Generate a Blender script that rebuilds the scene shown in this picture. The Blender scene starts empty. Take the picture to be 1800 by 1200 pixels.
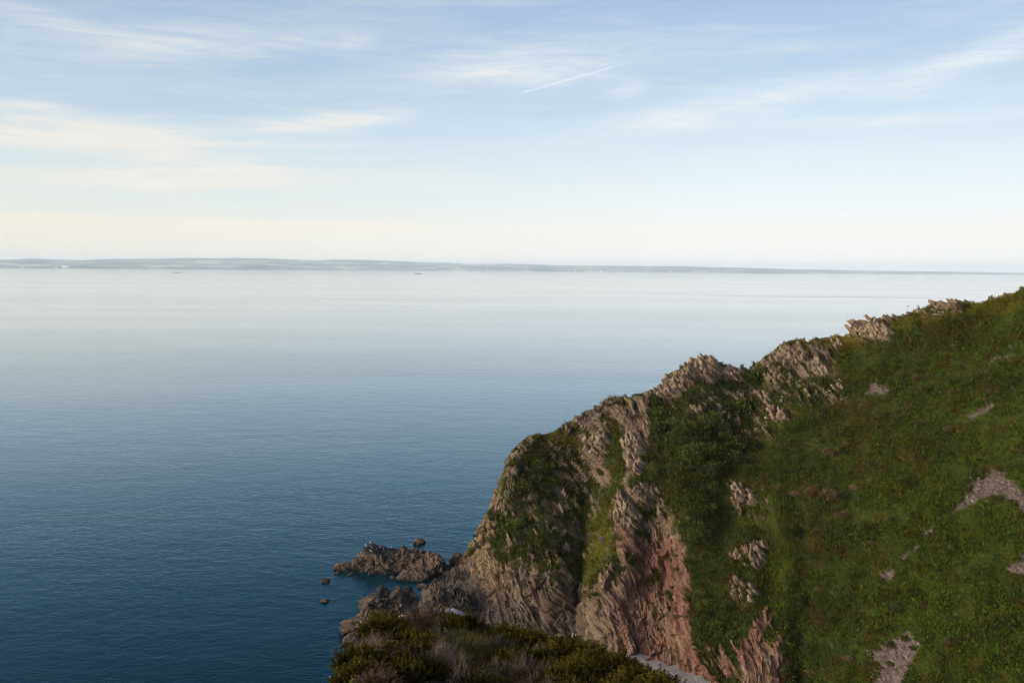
import bpy, bmesh, math, random
import numpy as np
from mathutils import Vector, Matrix

SC = bpy.context.scene
COL = SC.collection
R = math.radians
rng = np.random.default_rng(7)
random.seed(7)

# ------------------------------------------------------------------ camera
FPX, W0, H0 = 1600.0, 1800.0, 1200.0          # focal length in pixels of the 1800 px wide photograph
CAMZ = 100.0
VH = 471.0                                     # row of the true horizon at the middle column
PITCH = math.atan((600.0 - VH) / FPX)
ROLL = math.atan(0.0087)
_F = np.array([0, math.cos(PITCH), -math.sin(PITCH)])
_R0 = np.array([1.0, 0, 0]); _U0 = np.array([0, math.sin(PITCH), math.cos(PITCH)])
CR = math.cos(ROLL) * _R0 + math.sin(ROLL) * _U0
CU = -math.sin(ROLL) * _R0 + math.cos(ROLL) * _U0
cam_d = bpy.data.cameras.new('camera'); cam = bpy.data.objects.new('camera', cam_d); COL.objects.link(cam)
M = Matrix.Identity(4)
for i in range(3):
    M[i][0] = CR[i]; M[i][1] = CU[i]; M[i][2] = -_F[i]
M[2][3] = CAMZ
cam.matrix_world = M
cam_d.sensor_width = 36.0; cam_d.lens = 36.0 * FPX / W0
cam_d.clip_start = 0.5; cam_d.clip_end = 400000.0
SC.camera = cam

def ray(u, v):
    u = np.asarray(u, float); v = np.asarray(v, float)
    return _F * FPX + CR * (u - 900.0)[..., None] + CU * (600.0 - v)[..., None]
def at(u, v, Y):                               # the point at depth Y seen in that direction
    d = ray(u, v); k = np.asarray(Y, float) / d[..., 1]
    p = d * k[..., None]; p[..., 2] += CAMZ
    return p
def on_level(u, v, z=0.0):                     # the point of the level z seen in that direction
    d = ray(u, v); k = (z - CAMZ) / d[..., 2]
    p = d * k[..., None]; p[..., 2] += CAMZ
    return p
def px(p):                                     # pixel of a point
    q = np.asarray(p, float) - np.array([0, 0, CAMZ])
    w = q @ _F
    return np.stack([900 + FPX * (q @ CR) / w, 600 - FPX * (q @ CU) / w], -1)

# ------------------------------------------------------------------ light
SUN_EL, SUN_AZ = R(15.0), R(-108.0)            # azimuth from +Y towards +X: low on the left, a little behind
SUN_STRENGTH, SKY_STRENGTH, EXPOSURE = 4.4, 0.1, 0.0
sun_d = bpy.data.lights.new('sun', 'SUN'); sun = bpy.data.objects.new('sun', sun_d); COL.objects.link(sun)
sun_d.energy = SUN_STRENGTH; sun_d.angle = R(0.6); sun_d.color = (1.0, 0.82, 0.62)
SDIR = Vector((math.cos(SUN_EL) * math.sin(SUN_AZ), math.cos(SUN_EL) * math.cos(SUN_AZ), math.sin(SUN_EL)))
sun.rotation_euler = SDIR.to_track_quat('Z', 'Y').to_euler()
sun.location = (-200, -60, 250)
vs = SC.view_settings
SC.display_settings.display_device = 'sRGB'
vs.view_transform = 'Standard'; vs.look = 'None'; vs.gamma = 1.0; vs.exposure = EXPOSURE; vs.use_curve_mapping = False
cy = SC.cycles
cy.max_bounces = 6; cy.diffuse_bounces = 3; cy.glossy_bounces = 3; cy.transmission_bounces = 4
cy.transparent_max_bounces = 8; cy.volume_bounces = 0
cy.filter_width = 1.15
cy.use_denoising = True
try: cy.denoiser = 'OPENIMAGEDENOISE'
except Exception: pass
cy.sample_clamp_indirect = 4.0
try: cy.denoising_prefilter = 'ACCURATE'
except Exception: pass

# ------------------------------------------------------------------ node helper
class NT:
    def __init__(self, tree): self.t = tree; tree.nodes.clear()
    def n(self, typ, ins=None, **kw):
        nd = self.t.nodes.new(typ)
        for k, v in kw.items(): setattr(nd, k, v)
        for k, v in (ins or {}).items():
            s = nd.inputs[k]
            if hasattr(v, 'is_linked') or isinstance(v, bpy.types.NodeSocket): self.t.links.new(v, s)
            elif isinstance(v, bpy.types.Node): self.t.links.new(v.outputs[0], s)
            else: s.default_value = v
        return nd
    def m(self, op, a, b=None, c=None, clamp=False):
        nd = self.t.nodes.new('ShaderNodeMath'); nd.operation = op; nd.use_clamp = clamp
        for i, x in enumerate((a, b, c)):
            if x is None: continue
            if isinstance(x, bpy.types.NodeSocket): self.t.links.new(x, nd.inputs[i])
            else: nd.inputs[i].default_value = x
        return nd.outputs[0]
    def mix(self, f, a, b, mode='MIX'):
        nd = self.t.nodes.new('ShaderNodeMix'); nd.data_type = 'RGBA'; nd.blend_type = mode; nd.clamp_factor = mode == 'MIX'
        for k, x in ((0, f), (6, a), (7, b)):
            if isinstance(x, bpy.types.NodeSocket): self.t.links.new(x, nd.inputs[k])
            elif k and len(x) == 3: nd.inputs[k].default_value = (*x, 1)
            else: nd.inputs[k].default_value = x
        return nd.outputs[2]
    def ramp(self, f, stops, interp='LINEAR'):
        nd = self.t.nodes.new('ShaderNodeValToRGB'); cr = nd.color_ramp; cr.interpolation = interp
        while len(cr.elements) < len(stops): cr.elements.new(0.5)
        for e, (p, c) in zip(cr.elements, stops):
            e.position = p; e.color = (c, c, c, 1) if isinstance(c, (int, float)) else (*c, 1)
        self.t.links.new(f, nd.inputs[0]); return nd.outputs[0]
    def noise(self, vec, scale, detail=4, rough=0.55, dist=0.0):
        nd = self.t.nodes.new('ShaderNodeTexNoise')
        if vec is not None: self.t.links.new(vec, nd.inputs['Vector'])
        nd.inputs['Scale'].default_value = scale; nd.inputs['Detail'].default_value = detail
        nd.inputs['Roughness'].default_value = rough; nd.inputs['Distortion'].default_value = dist
        return nd.outputs[0]
    def mapping(self, vec, scale=(1, 1, 1), rot=(0, 0, 0), loc=(0, 0, 0)):
        nd = self.t.nodes.new('ShaderNodeMapping'); self.t.links.new(vec, nd.inputs[0])
        nd.inputs['Scale'].default_value = scale; nd.inputs['Rotation'].default_value = rot; nd.inputs['Location'].default_value = loc
        return nd.outputs[0]
def srgb(r, g, b):
    f = lambda c: c / 12.92 if c <= 0.04045 else ((c + 0.055) / 1.055) ** 2.4
    return (f(r / 255), f(g / 255), f(b / 255))

# ------------------------------------------------------------------ sky
world = bpy.data.worlds.new('World'); SC.world = world; world.use_nodes = True
def build_world():
    N = NT(world.node_tree)
    sky = N.n('ShaderNodeTexSky', sky_type='NISHITA', sun_disc=False, sun_elevation=SUN_EL, sun_rotation=SUN_AZ,
              altitude=0, air_density=1.0, dust_density=1.2, ozone_density=1.5)
    co = N.n('ShaderNodeTexCoord').outputs['Generated']
    nrm = N.n('ShaderNodeVectorMath', {0: co}, operation='NORMALIZE').outputs[0]
    sep = N.n('ShaderNodeSeparateXYZ', {0: nrm}); x, y, z = sep.outputs
    el = N.m('MULTIPLY', N.m('ARCSINE', z), 180 / math.pi)       # degrees
    az = N.m('MULTIPLY', N.m('ARCTAN2', x, y), 180 / math.pi)
    G = 1.0 / SKY_STRENGTH
    g = lambda c, k=1.0: tuple(v * k for v in c)
    # clear-air colours from the horizon to the zenith; the evening side (left, west) is warmer
    elf = N.m('DIVIDE', N.m('MAXIMUM', el, 0.0), 60.0, clamp=True)
    E = lambda d: d / 60.0
    stops_c = [(0.0, srgb(272, 271, 266)), (E(1.5), srgb(264, 263, 258)), (E(2.6), srgb(256, 257, 255)), (E(4), srgb(248, 254, 256)), (E(6.5), srgb(233, 246, 253)),
               (E(9.5), srgb(206, 229, 247)), (E(12), srgb(189, 215, 241)), (E(16.5), srgb(170, 198, 232)), (E(26), srgb(114, 152, 207)), (1.0, srgb(48, 88, 158))]
    stops_w = [(0.0, srgb(252, 247, 234)), (E(1.5), srgb(246, 242, 230)), (E(2.6), srgb(240, 240, 230)), (E(4), srgb(226, 236, 234)), (E(6.5), srgb(205, 225, 235)),
               (E(9.5), srgb(181, 207, 229)), (E(12), srgb(169, 198, 225)), (E(16.5), srgb(161, 185, 219)), (E(26), srgb(116, 149, 202)), (1.0, srgb(52, 90, 156))]
    cc = N.ramp(elf, stops_c); cw = N.ramp(elf, stops_w)
    wf = N.m('DIVIDE', N.m('SUBTRACT', 14.0, az), 42.0, clamp=True)
    clear = N.mix(wf, cc, cw)
    clear = N.mix(1.0, clear, (G, G, G), 'MULTIPLY')
    base = N.mix(0.94, sky.outputs[0], clear)
    # added sky glow round the low sun, left of view, lifting haze and fill
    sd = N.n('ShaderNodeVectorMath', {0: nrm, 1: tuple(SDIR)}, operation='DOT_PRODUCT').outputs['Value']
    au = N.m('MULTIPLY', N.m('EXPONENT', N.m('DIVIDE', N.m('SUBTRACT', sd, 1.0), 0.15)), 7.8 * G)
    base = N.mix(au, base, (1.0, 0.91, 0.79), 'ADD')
    # cirrus: two sheets of streaks on a plane far overhead, plus the long bands at their own bearings
    pl = N.n('ShaderNodeCombineXYZ', {0: az, 1: el, 2: 0.0}).outputs[0]
    s1 = N.noise(N.mapping(pl, (0.055, 0.50, 1), (0, 0, R(-5))), 1.0, 9, 0.60, 0.7)
    s2 = N.noise(N.mapping(pl, (0.20, 1.9, 1), (0, 0, R(-8)), (3.1, 1.7, 0)), 1.0, 8, 0.68, 0.6)
    wisp = N.m('ADD', N.m('MULTIPLY', s1, 0.6), N.m('MULTIPLY', s2, 0.4))
    veil = N.n('ShaderNodeMapRange', {0: wisp, 1: 0.46, 2: 0.70, 3: 0.0, 4: 0.34}).outputs[0]
    hi = N.n('ShaderNodeMapRange', {0: wisp, 1: 0.36, 2: 0.60, 3: 0.0, 4: 1.0}).outputs[0]
    band = None
    # pixel centre, half length, half thickness (px), tilt (deg, + rises to the right), strength
    streaks = [(120, 238, 260, 30, -2, .85), (580, 214, 110, 15, 7, .8), (350, 318, 360, 20, 3, .75), (420, 255, 170, 7, 2, .5), 
               (350, 84, 200, 24, 8, .30), (60, 30, 170, 16, -6, .34), (850, 128, 250, 30, 7, .55), (1270, 190, 240, 24, 10, .7),
               (1720, 100, 160, 22, 18, .55), (1370, 85, 110, 12, 2, .4), (1100, 160, 40, 12, 8, .5), (1560, 212, 260, 10, 0, .4),
               (60, 185, 60, 14, 0, .4), (630, 72, 40, 10, 6, .4), (900, 330, 300, 8, 1, .3), (420, 300, 160, 6, 3, .35)]
    for u, v, L, T, a, k in streaks:
        d = ray(u, v); d = d / np.linalg.norm(d)
        az0, el0 = math.degrees(math.atan2(d[0], d[1])), math.degrees(math.asin(d[2]))
        ca, sa = math.cos(R(a - .5)), math.sin(R(a - .5))
        dpp = math.degrees(1 / FPX)
        da = N.m('SUBTRACT', az, az0); de = N.m('SUBTRACT', el, el0)
        lo = N.m('DIVIDE', N.m('ADD', N.m('MULTIPLY', da, ca), N.m('MULTIPLY', de, sa)), L * dpp)
        th = N.m('DIVIDE', N.m('SUBTRACT', N.m('MULTIPLY', de, ca), N.m('MULTIPLY', da, sa)), T * dpp)
        r2 = N.m('ADD', N.m('MULTIPLY', lo, lo), N.m('MULTIPLY', th, th))
        gs = N.m('MULTIPLY', N.m('EXPONENT', N.m('MULTIPLY', r2, -1.0)), k * 1.5)
        band = gs if band is None else N.m('ADD', band, gs)
    # a low bank of pale cloud along the horizon with a ragged top
    rag = N.noise(N.mapping(pl, (0.5, 0.9, 1)), 1.0, 7, 0.65, 0.2)
    top = N.m('ADD', 2.55, N.m('MULTIPLY', rag, 0.55))
    bank = N.m('MULTIPLY', N.n('ShaderNodeMapRange', {0: N.m('SUBTRACT', top, el), 1: -0.06, 2: 0.16, 3: 0.0, 4: 1.0}).outputs[0], N.n('ShaderNodeMapRange', {0: el, 1: 0.6, 2: 2.6, 3: 0.25, 4: 0.65}).outputs[0])
    base = N.mix(bank, base, N.mix(wf, g(srgb(254, 250, 243), G), g(srgb(250, 241, 226), G)))
    cl = N.m('ADD', veil, N.m('MULTIPLY', band, N.m('ADD', N.m('MULTIPLY', hi, 0.75), 0.25)))
    up = N.n('ShaderNodeMapRange', {0: el, 1: 0.0, 2: 1.5, 3: 0.0, 4: 1.0}).outputs[0]
    cl = N.m('MULTIPLY', N.m('MULTIPLY', N.m('MINIMUM', cl, 0.85), up), N.n('ShaderNodeMapRange', {0: el, 1: 18.0, 2: 32.0, 3: 1.0, 4: 0.35}).outputs[0])
    ccol = N.mix(wf, g(srgb(238, 243, 246), G), g(srgb(246, 240, 230), G))
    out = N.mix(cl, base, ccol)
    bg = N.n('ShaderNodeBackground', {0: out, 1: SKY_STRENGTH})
    o = N.n('ShaderNodeOutputWorld'); N.t.links.new(bg.outputs[0], o.inputs[0])
build_world()
try: world.cycles.sampling_method = 'MANUAL'; world.cycles.sample_map_resolution = 512
except Exception: pass

# ------------------------------------------------------------------ numpy noise
_perm = np.random.default_rng(11).permutation(256); _perm = np.concatenate([_perm, _perm, _perm])
_gr = np.random.default_rng(12).normal(size=(256, 3)); _gr /= np.linalg.norm(_gr, axis=1)[:, None]
def pn(p):
    i = np.floor(p).astype(np.int64); f = p - i; i &= 255
    w = f * f * f * (f * (f * 6 - 15) + 10); out = np.zeros(len(p))
    for c in range(8):
        o = np.array([c & 1, (c >> 1) & 1, (c >> 2) & 1])
        h = _perm[_perm[_perm[i[:, 0] + o[0]] + i[:, 1] + o[1]] + i[:, 2] + o[2]]
        gdot = np.einsum('ij,ij->i', _gr[h], f - o)
        ww = np.prod(np.where(o, w, 1 - w), axis=1)
        out += gdot * ww
    return out * 1.5
def fbm(p, octs=4, lac=2.1, gain=0.5):
    a, s, t = 1.0, np.zeros(len(p)), 0.0
    for k in range(octs):
        s += a * pn(p * lac ** k + 17.3 * k); t += a; a *= gain
    return s / t
def hash01(*ints):
    h = np.zeros(len(ints[0]), dtype=np.int64)
    for k, a in enumerate(ints): h = (h * 73856093 + a.astype(np.int64) * (19349663 + 83492791 * k)) & 0x7fffffff
    h = (h ^ (h >> 13)) * 1274126177 & 0x7fffffff
    h = (h ^ (h >> 16)) * 668265263 & 0x7fffffff
    return (h % 100003) / 100003.0
def smooth(a, b, x):
    t = np.clip((x - a) / (b - a), 0, 1); return t * t * (3 - 2 * t)
# bedding of the rock: layers dip down to the right and a little towards the viewer
_t = np.array([math.cos(R(36)), 0.1, -math.sin(R(36))]); _t /= np.linalg.norm(_t)
_s = np.array([0.1, 1.0, 0.25]); _s -= _t * (_s @ _t); _s /= np.linalg.norm(_s)
BED = np.stack([np.cross(_s, _t), _t, _s])     # rows: normal, along dip, along strike
_t2 = np.array([math.cos(R(50)), 0.15, -math.sin(R(50))]); _t2 /= np.linalg.norm(_t2)
_s2 = np.array([0.3, 1.0, 0.35]); _s2 -= _t2 * (_s2 @ _t2); _s2 /= np.linalg.norm(_s2)
BED2 = np.stack([np.cross(_s2, _t2), _t2, _s2])      # the red face: the same beds bent nearly upright
def blocks(p, th, ln, warp=0.35, seed=0, B=None):
    """a random height in 0..1 for each joint block of a bedded rock, and the layer's own random number"""
    q = p @ (BED if B is None else B).T
    wv = np.stack([pn(p / (ln * 2.2) + 5.1 + seed), pn(p / (ln * 1.6) + 9.7 + seed), pn(p / (ln * 1.6) + 2.3 + seed)], 1)
    b = q[:, 0] / th + wv[:, 0] * warp * ln / th; bi = np.floor(b)
    r1 = hash01(bi, bi * 0 + seed)
    c = q[:, 1] / (ln * (0.6 + r1)) + r1 * 7 + wv[:, 1] * 0.5; d = q[:, 2] / (ln * (0.6 + r1)) + r1 * 3 + wv[:, 2] * 0.5
    ci, di = np.floor(c), np.floor(d); r0 = hash01(bi, ci, di + 31 * seed)
    tilt = (hash01(bi + 7, ci, di) - .5) * (c - ci - .5) + (hash01(bi, ci + 7, di) - .5) * (d - di - .5)
    return r0 + 1.6 * tilt + .35 * (b - bi - .5), r1, b - bi

# ------------------------------------------------------------------ object helpers
def link(o):
    COL.objects.link(o); return o
def mesh_np(name, verts, faces, mat=None, smooth_shade=False, attrs=None, cols=None):
    """faces: (n,k) int array, all with k corners"""
    me = bpy.data.meshes.new(name); V = np.asarray(verts, np.float32); Fc = np.asarray(faces, np.int32)
    me.vertices.add(len(V)); me.vertices.foreach_set('co', V.ravel())
    k = Fc.shape[1]
    me.loops.add(Fc.size); me.loops.foreach_set('vertex_index', Fc.ravel())
    me.polygons.add(len(Fc)); me.polygons.foreach_set('loop_start', np.arange(0, Fc.size, k, dtype=np.int32))
    me.polygons.foreach_set('use_smooth', np.full(len(Fc), smooth_shade))
    me.update(calc_edges=True)
    for nm, a in (attrs or {}).items():
        at_ = me.attributes.new(nm, 'FLOAT', 'POINT'); at_.data.foreach_set('value', np.asarray(a, np.float32))
    if cols is not None:
        at_ = me.color_attributes.new('Col', 'FLOAT_COLOR', 'POINT')
        c4 = np.ones((len(V), 4), np.float32); c4[:, :3] = cols; at_.data.foreach_set('color', c4.ravel())
    if mat: me.materials.append(mat)
    return me
def obj(name, me, parent=None, loc=None):
    o = bpy.data.objects.new(name, me); link(o)
    if parent: o.parent = parent
    if loc is not None: o.location = loc
    return o
def tag(o, label=None, cat=None, group=None, kind=None):
    for k, v in (('label', label), ('category', cat), ('group', group), ('kind', kind)):
        if v: o[k] = v
    return o
def dup(o, parent=None):
    c = o.copy(); link(c); c.parent = parent
    for ch in o.children: dup(ch, c)
    return c
def material(name, build):
    m = bpy.data.materials.new(name); m.use_nodes = True; N = NT(m.node_tree)
    out = N.n('ShaderNodeOutputMaterial'); build(N, out); return m
def principled(N, out, **ins):
    b = N.n('ShaderNodeBsdfPrincipled', {k.replace('_', ' '): v for k, v in ins.items()})
    N.t.links.new(b.outputs[0], out.inputs[0]); return b
def bump(N, h, strength, dist, nrm=None):
    d = {'Strength': strength, 'Distance': dist, 'Height': h}
    if nrm is not None: d['Normal'] = nrm
    return N.n('ShaderNodeBump', d).outputs[0]

#%%STRUCT
# ------------------------------------------------------------------ sea
def m_sea(N, out):
    pos = N.n('ShaderNodeNewGeometry').outputs['Position']
    swell = N.noise(N.mapping(pos, (0.045, 0.075, 1), (0, 0, R(20))), 1.0, 3, 0.5, 0.3)
    chop = N.noise(N.mapping(pos, (0.20, 0.30, 1), (0, 0, R(28))), 1.0, 5, 0.62, 0.4)
    rip = N.noise(N.mapping(pos, (0.6, 0.9, 1), (0, 0, R(16))), 1.0, 4, 0.6, 0.2)
    gust = N.noise(N.mapping(pos, (0.0016, 0.006, 1), (0, 0, R(8))), 1.0, 4, 0.6, 0.8)
    h = N.m('ADD', N.m('ADD', N.m('MULTIPLY', swell, 0.22), N.m('MULTIPLY', chop, 0.19)), N.m('MULTIPLY', rip, 0.085))
    st = N.n('ShaderNodeMapRange', {0: gust, 1: 0.3, 2: 0.7, 3: 0.55, 4: 1.0}).outputs[0]
    nb = bump(N, h, st, 1.0)
    # slicks: long still streaks far out
    sl = N.noise(N.mapping(pos, (0.00012, 0.0022, 1), (0, 0, R(1.5))), 1.0, 3, 0.5, 0.2)
    ro = N.n('ShaderNodeMapRange', {0: sl, 1: 0.4, 2: 0.7, 3: 0.09, 4: 0.06}).outputs[0]
    F = N.n('ShaderNodeFresnel', {'IOR': 1.33, 'Normal': nb}).outputs[0]
    fac = N.ramp(F, [(0.0, 0.0), (0.05, 0.02), (0.09, 0.05), (0.15, 0.12), (0.33, 0.42), (0.6, 0.72), (0.8, 0.93), (1.0, 1.0)])
    c0 = on_level(np.array(1455.0), np.array(521.5)); dl = N.n('ShaderNodeVectorMath', {0: pos, 1: tuple(c0)}, operation='SUBTRACT').outputs[0]
    q = N.n('ShaderNodeSeparateXYZ', {0: dl}).outputs
    e = N.m('ADD', N.m('POWER', N.m('ABSOLUTE', N.m('DIVIDE', q[0], 380.0)), 3.0), N.m('POWER', N.m('ABSOLUTE', N.m('DIVIDE', N.m('ADD', q[1], N.m('MULTIPLY', gust, 40.0)), 75.0)), 2.0))
    slick = N.m('EXPONENT', N.m('MULTIPLY', e, -1.0))
    lane = N.n('ShaderNodeMapRange', {0: N.noise(N.mapping(pos, (0.0004, 0.0028, 1), (0, 0, R(4))), 1.0, 5, 0.6, 0.6), 1: 0.35, 2: 0.65, 3: 0.95, 4: 1.03}).outputs[0]
    fac = N.m('MULTIPLY', N.m('MULTIPLY', fac, lane, clamp=True), N.m('SUBTRACT', 1.0, N.m('MULTIPLY', slick, 0.28)))
    tint = N.ramp(F, [(0.05, (0.30, 0.75, 1.0)), (0.33, (0.68, 0.88, 1.0)), (0.7, (1.0, 1.0, 1.0))])
    d = N.n('ShaderNodeBsdfDiffuse', {0: (0.0004, 0.014, 0.020, 1), 'Normal': nb}); gl = N.n('ShaderNodeBsdfGlossy', {0: tint, 'Roughness': ro, 'Normal': nb})
    mx = N.n('ShaderNodeMixShader', {0: fac, 1: d.outputs[0], 2: gl.outputs[0]}); N.t.links.new(mx.outputs[0], out.inputs[0])
def build_sea():
    rr = np.concatenate([[5], np.geomspace(40, 62000, 70)]); na = 96
    a = np.linspace(0, 2 * math.pi, na, endpoint=False)
    V = np.stack([np.outer(rr, np.sin(a)), np.outer(rr, np.cos(a)), np.zeros((len(rr), na))], -1).reshape(-1, 3)
    i, j = np.meshgrid(np.arange(len(rr) - 1), np.arange(na), indexing='ij'); j2 = (j + 1) % na
    Fc = np.stack([i * na + j, i * na + j2, (i + 1) * na + j2, (i + 1) * na + j], -1).reshape(-1, 4)
    tag(obj('sea', mesh_np('sea', V, Fc, material('sea_water', m_sea), True)), kind='structure')
build_sea()

# ------------------------------------------------------------------ headland: skyline, stations down the face
# each station: ridge (u, v, Y), foot (u, v, Y or None = at sea level), inner points (u, v, offset of depth in m)
ST = [
 ((744, 1046, 268), (742, 1066, None), []),
 ((770, 1028, 276), (790, 1090, None), [(775, 1050, -1)]),
 ((800, 1003, 281), (835, 1108, None), [(812, 1045, -1)]),
 ((822, 980, 283), (868, 1116, None), [(840, 1040, -1)]),
 ((840, 948, 282), (900, 1118, None), [(860, 985, -2), (880, 1050, -3)]),
 ((860, 907, 281), (930, 1118, None), [(880, 950, -1), (905, 1020, -3), (918, 1075, -2)]),
 ((880, 880, 281), (950, 1118, None), [(905, 930, 1), (935, 1000, -3), (945, 1065, -2)]),
 ((897, 830, 283), (965, 1119, None), [(920, 890, 3), (955, 990, -1), (960, 1060, -3)]),
 ((911, 788, 286), (980, 1120, None), [(935, 850, 4), (970, 960, 1), (978, 1040, -3)]),
 ((936, 767, 288), (993, 1122, None), [(955, 840, 6), (990, 950, 4), (995, 1040, -1)]),
 ((962, 762, 289), (1003, 1125, None), [(985, 840, 7), (1008, 950, 7), (1008, 1040, 1)]),
 ((990, 754, 289), (1012, 1127, None), [(1010, 830, 8), (1020, 940, 10), (1013, 1030, 4)]),
 ((1022, 732, 288), (1022, 1130, None), [(1035, 800, 6), (1040, 900, 11), (1022, 1010, 8), (1018, 1060, 4)]),
 ((1056, 710, 287), (1036, 1146, None), [(1060, 770, 3), (1065, 870, 8), (1045, 980, 6), (1030, 1050, 2)]),
 ((1090, 701, 287), (1052, 1166, None), [(1098, 760, 0), (1082, 880, 1), (1080, 970, 1), (1052, 1060, -1)]),
 ((1120, 699, 287), (1085, 1171, None), [(1130, 770, -4), (1108, 860, -4), (1102, 960, -2), (1085, 1060, -2)]),
 ((1150, 689, 288), (1130, 1170, None), [(1150, 770, -4), (1145, 870, -3), (1140, 960, 0), (1128, 1070, -1)]),
 ((1174, 675, 289), (1175, 1180, None), [(1172, 770, -3), (1172, 870, -4), (1180, 960, -1), (1172, 1080, -1)]),
 ((1205, 646, 290), (1222, 1200, None), [(1200, 770, -3), (1195, 880, -6), (1212, 980, -4), (1212, 1090, -3)]),
 ((1222, 633, 290), (1245, 1212, None), [(1225, 770, -2), (1222, 880, -4), (1236, 980, -4), (1238, 1100, -4)]),
 ((1250, 634, 290), (1265, 1225, None), [(1255, 770, -1), (1258, 880, -1), (1262, 980, -3), (1262, 1110, -3)]),
 ((1275, 642, 290), (1290, 1240, None), [(1280, 780, 0), (1282, 900, 0), (1290, 1000, -3), (1288, 1120, -3)]),
 ((1306, 651, 290), (1318, 1255, None), [(1310, 790, 0), (1316, 920, -2), (1325, 1020, -5), (1318, 1130, -3)]),
 ((1330, 648, 290), (1345, 1268, None), [(1335, 790, -1), (1342, 920, -1.6), (1355, 1030, -2.6), (1345, 1130, -1.6)]),
 ((1350, 631, 289), (1370, 1280, None), [(1360, 780, -.8), (1370, 920, -1.5), (1382, 1020, -2.0), (1370, 1140, -1.5)]),
 ((1388, 603, 287), (1405, 1300, 196), [(1395, 780, -1.6), (1402, 930, -3.6), (1410, 1040, -4.6), (1408, 1150, -4.2)]),
 ((1420, 600, 285), (1445, 1310, 190), [(1430, 790, -1.4), (1440, 940, -3.0), (1450, 1060, -3.6), (1450, 1180, -3.4)]),
 ((1460, 597, 282), (1500, 1320, 184), [(1475, 800, -.8), (1490, 960, -1.6), (1500, 1100, -1.9)]),
 ((1492, 590, 279), (1540, 1325, 179), [(1510, 800, -.3), (1530, 980, -.7), (1545, 1130, -.8)]),
 ((1530, 572, 276), (1590, 1330, 174), [(1555, 800, 0), (1580, 1000, 0)]),
 ((1580, 558, 272), (1660, 1335, 168), [(1610, 800, 0), (1640, 1000, -1)]),
 ((1636, 543, 267), (1740, 1340, 162), [(1680, 800, 0), (1710, 1000, -1)]),
 ((1700, 534, 261), (1830, 1345, 155), [(1750, 800, 0), (1790, 1000, 0)]),
 ((1740, 529, 257), (1900, 1350, 151), [(1800, 800, 0), (1850, 1000, 0)]),
 ((1800, 511, 251), (1990, 1355, 146), [(1870, 800, 0), (1930, 1000, 0)]),
 ((1900, 478, 241), (2120, 1360, 138), [(1980, 800, 0), (2050, 1000, 0)]),
 ((2100, 430, 222), (2350, 1370, 126), [(2190, 800, 0)]),
 ((2500, 380, 192), (2850, 1390, 104), [(2640, 800, 0)]),
 ((3300, 330, 150), (3700, 1420, 78), [(3450, 800, 0)]),
]
def pchip(x, Y, xi):
    x = np.asarray(x, float); Y = np.asarray(Y, float)
    h = np.diff(x)[:, None]; dl = np.diff(Y, axis=0) / h
    m = np.zeros_like(Y); m[1:-1] = 0.5 * (dl[:-1] + dl[1:]); m[0] = dl[0]; m[-1] = dl[-1]
    k = np.clip(np.searchsorted(x, xi) - 1, 0, len(x) - 2)
    hh = h[k]; t = ((xi - x[k])[:, None]) / hh
    return ((1 + 2 * t) * (1 - t) ** 2 * Y[k] + t * (1 - t) ** 2 * hh * m[k] + t * t * (3 - 2 * t) * Y[k + 1] + t * t * (t - 1) * hh * m[k + 1])
def build_base(ns=900, nt=470):
    tt = np.linspace(0, 1, nt); rows = []
    for (ru, rv, rY), (fu, fv, fY), inner in ST:
        if fY is None: fY = on_level(np.array(fu), np.array(fv), 0.0)[1]
        pts = [(ru, rv, rY)]
        for u, v, d in inner:
            k = (v - rv) / (fv - rv); pts.append((u, v, 1.0 / ((1 - k) / rY + k / fY) + d))
        pts.append((fu, fv, fY)); P = np.array(pts, float)
        L = np.concatenate([[0], np.cumsum(np.hypot(np.diff(P[:, 0]), np.diff(P[:, 1])))]); L /= L[-1]
        rows.append(pchip(L, P, tt))
    A = np.array(rows)                                   # stations, nt, 3
    s = np.concatenate([[0], np.cumsum(np.hypot(*(np.diff(A[:, :, :2].mean(1), axis=0).T)))])
    # sample density: finest where the face is in view
    dens_x = np.linspace(0, s[-1], 4000); mu = np.interp(dens_x, s, A[:, :, 0].mean(1))
    dens = np.where(mu < 2120, 1.0, 0.12); cum = np.cumsum(dens); cum = (cum - cum[0]) / (cum[-1] - cum[0])
    si = np.interp(np.linspace(0, 1, ns), cum, dens_x)
    B = pchip(s, A.reshape(len(A), -1), si).reshape(ns, nt, 3)
    front = at(B[..., 0], B[..., 1], B[..., 2])
    # the far side of the ridge, falling to the sea behind, and a skirt under the waterline
    nb = 60; kb = np.linspace(0, 1, nb + 1)[1:] ** 1.3
    ridge = front[:, 0]; dz = ridge[:, 2] + 6.0
    dirn = np.array([-0.25, 0.97])
    run = np.minimum(dz * 1.15, 160)
    back = np.zeros((ns, nb, 3))
    back[:, :, :2] = ridge[:, None, :2] + dirn * (run[:, None] * kb)[..., None]
    back[:, :, 2] = ridge[:, None, 2] - dz[:, None] * kb ** 1.25
    skirt = np.zeros((ns, 6, 3)); kk = np.arange(1, 7)
    foot = front[:, -1]; fd = foot - front[:, -8]; fd /= np.linalg.norm(fd, axis=1)[:, None]
    step = np.maximum(foot[:, 2] + 4.0, 4.0) / 6.0
    skirt[:] = foot[:, None] + (fd[:, None] / np.maximum(-fd[:, None, 2:3], 0.35)) * (step[:, None] * kk)[..., None]
    G = np.concatenate([back[:, ::-1], front, skirt], 1)
    return G, nb, nt
HG, HNB, HNT = build_base()

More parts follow.
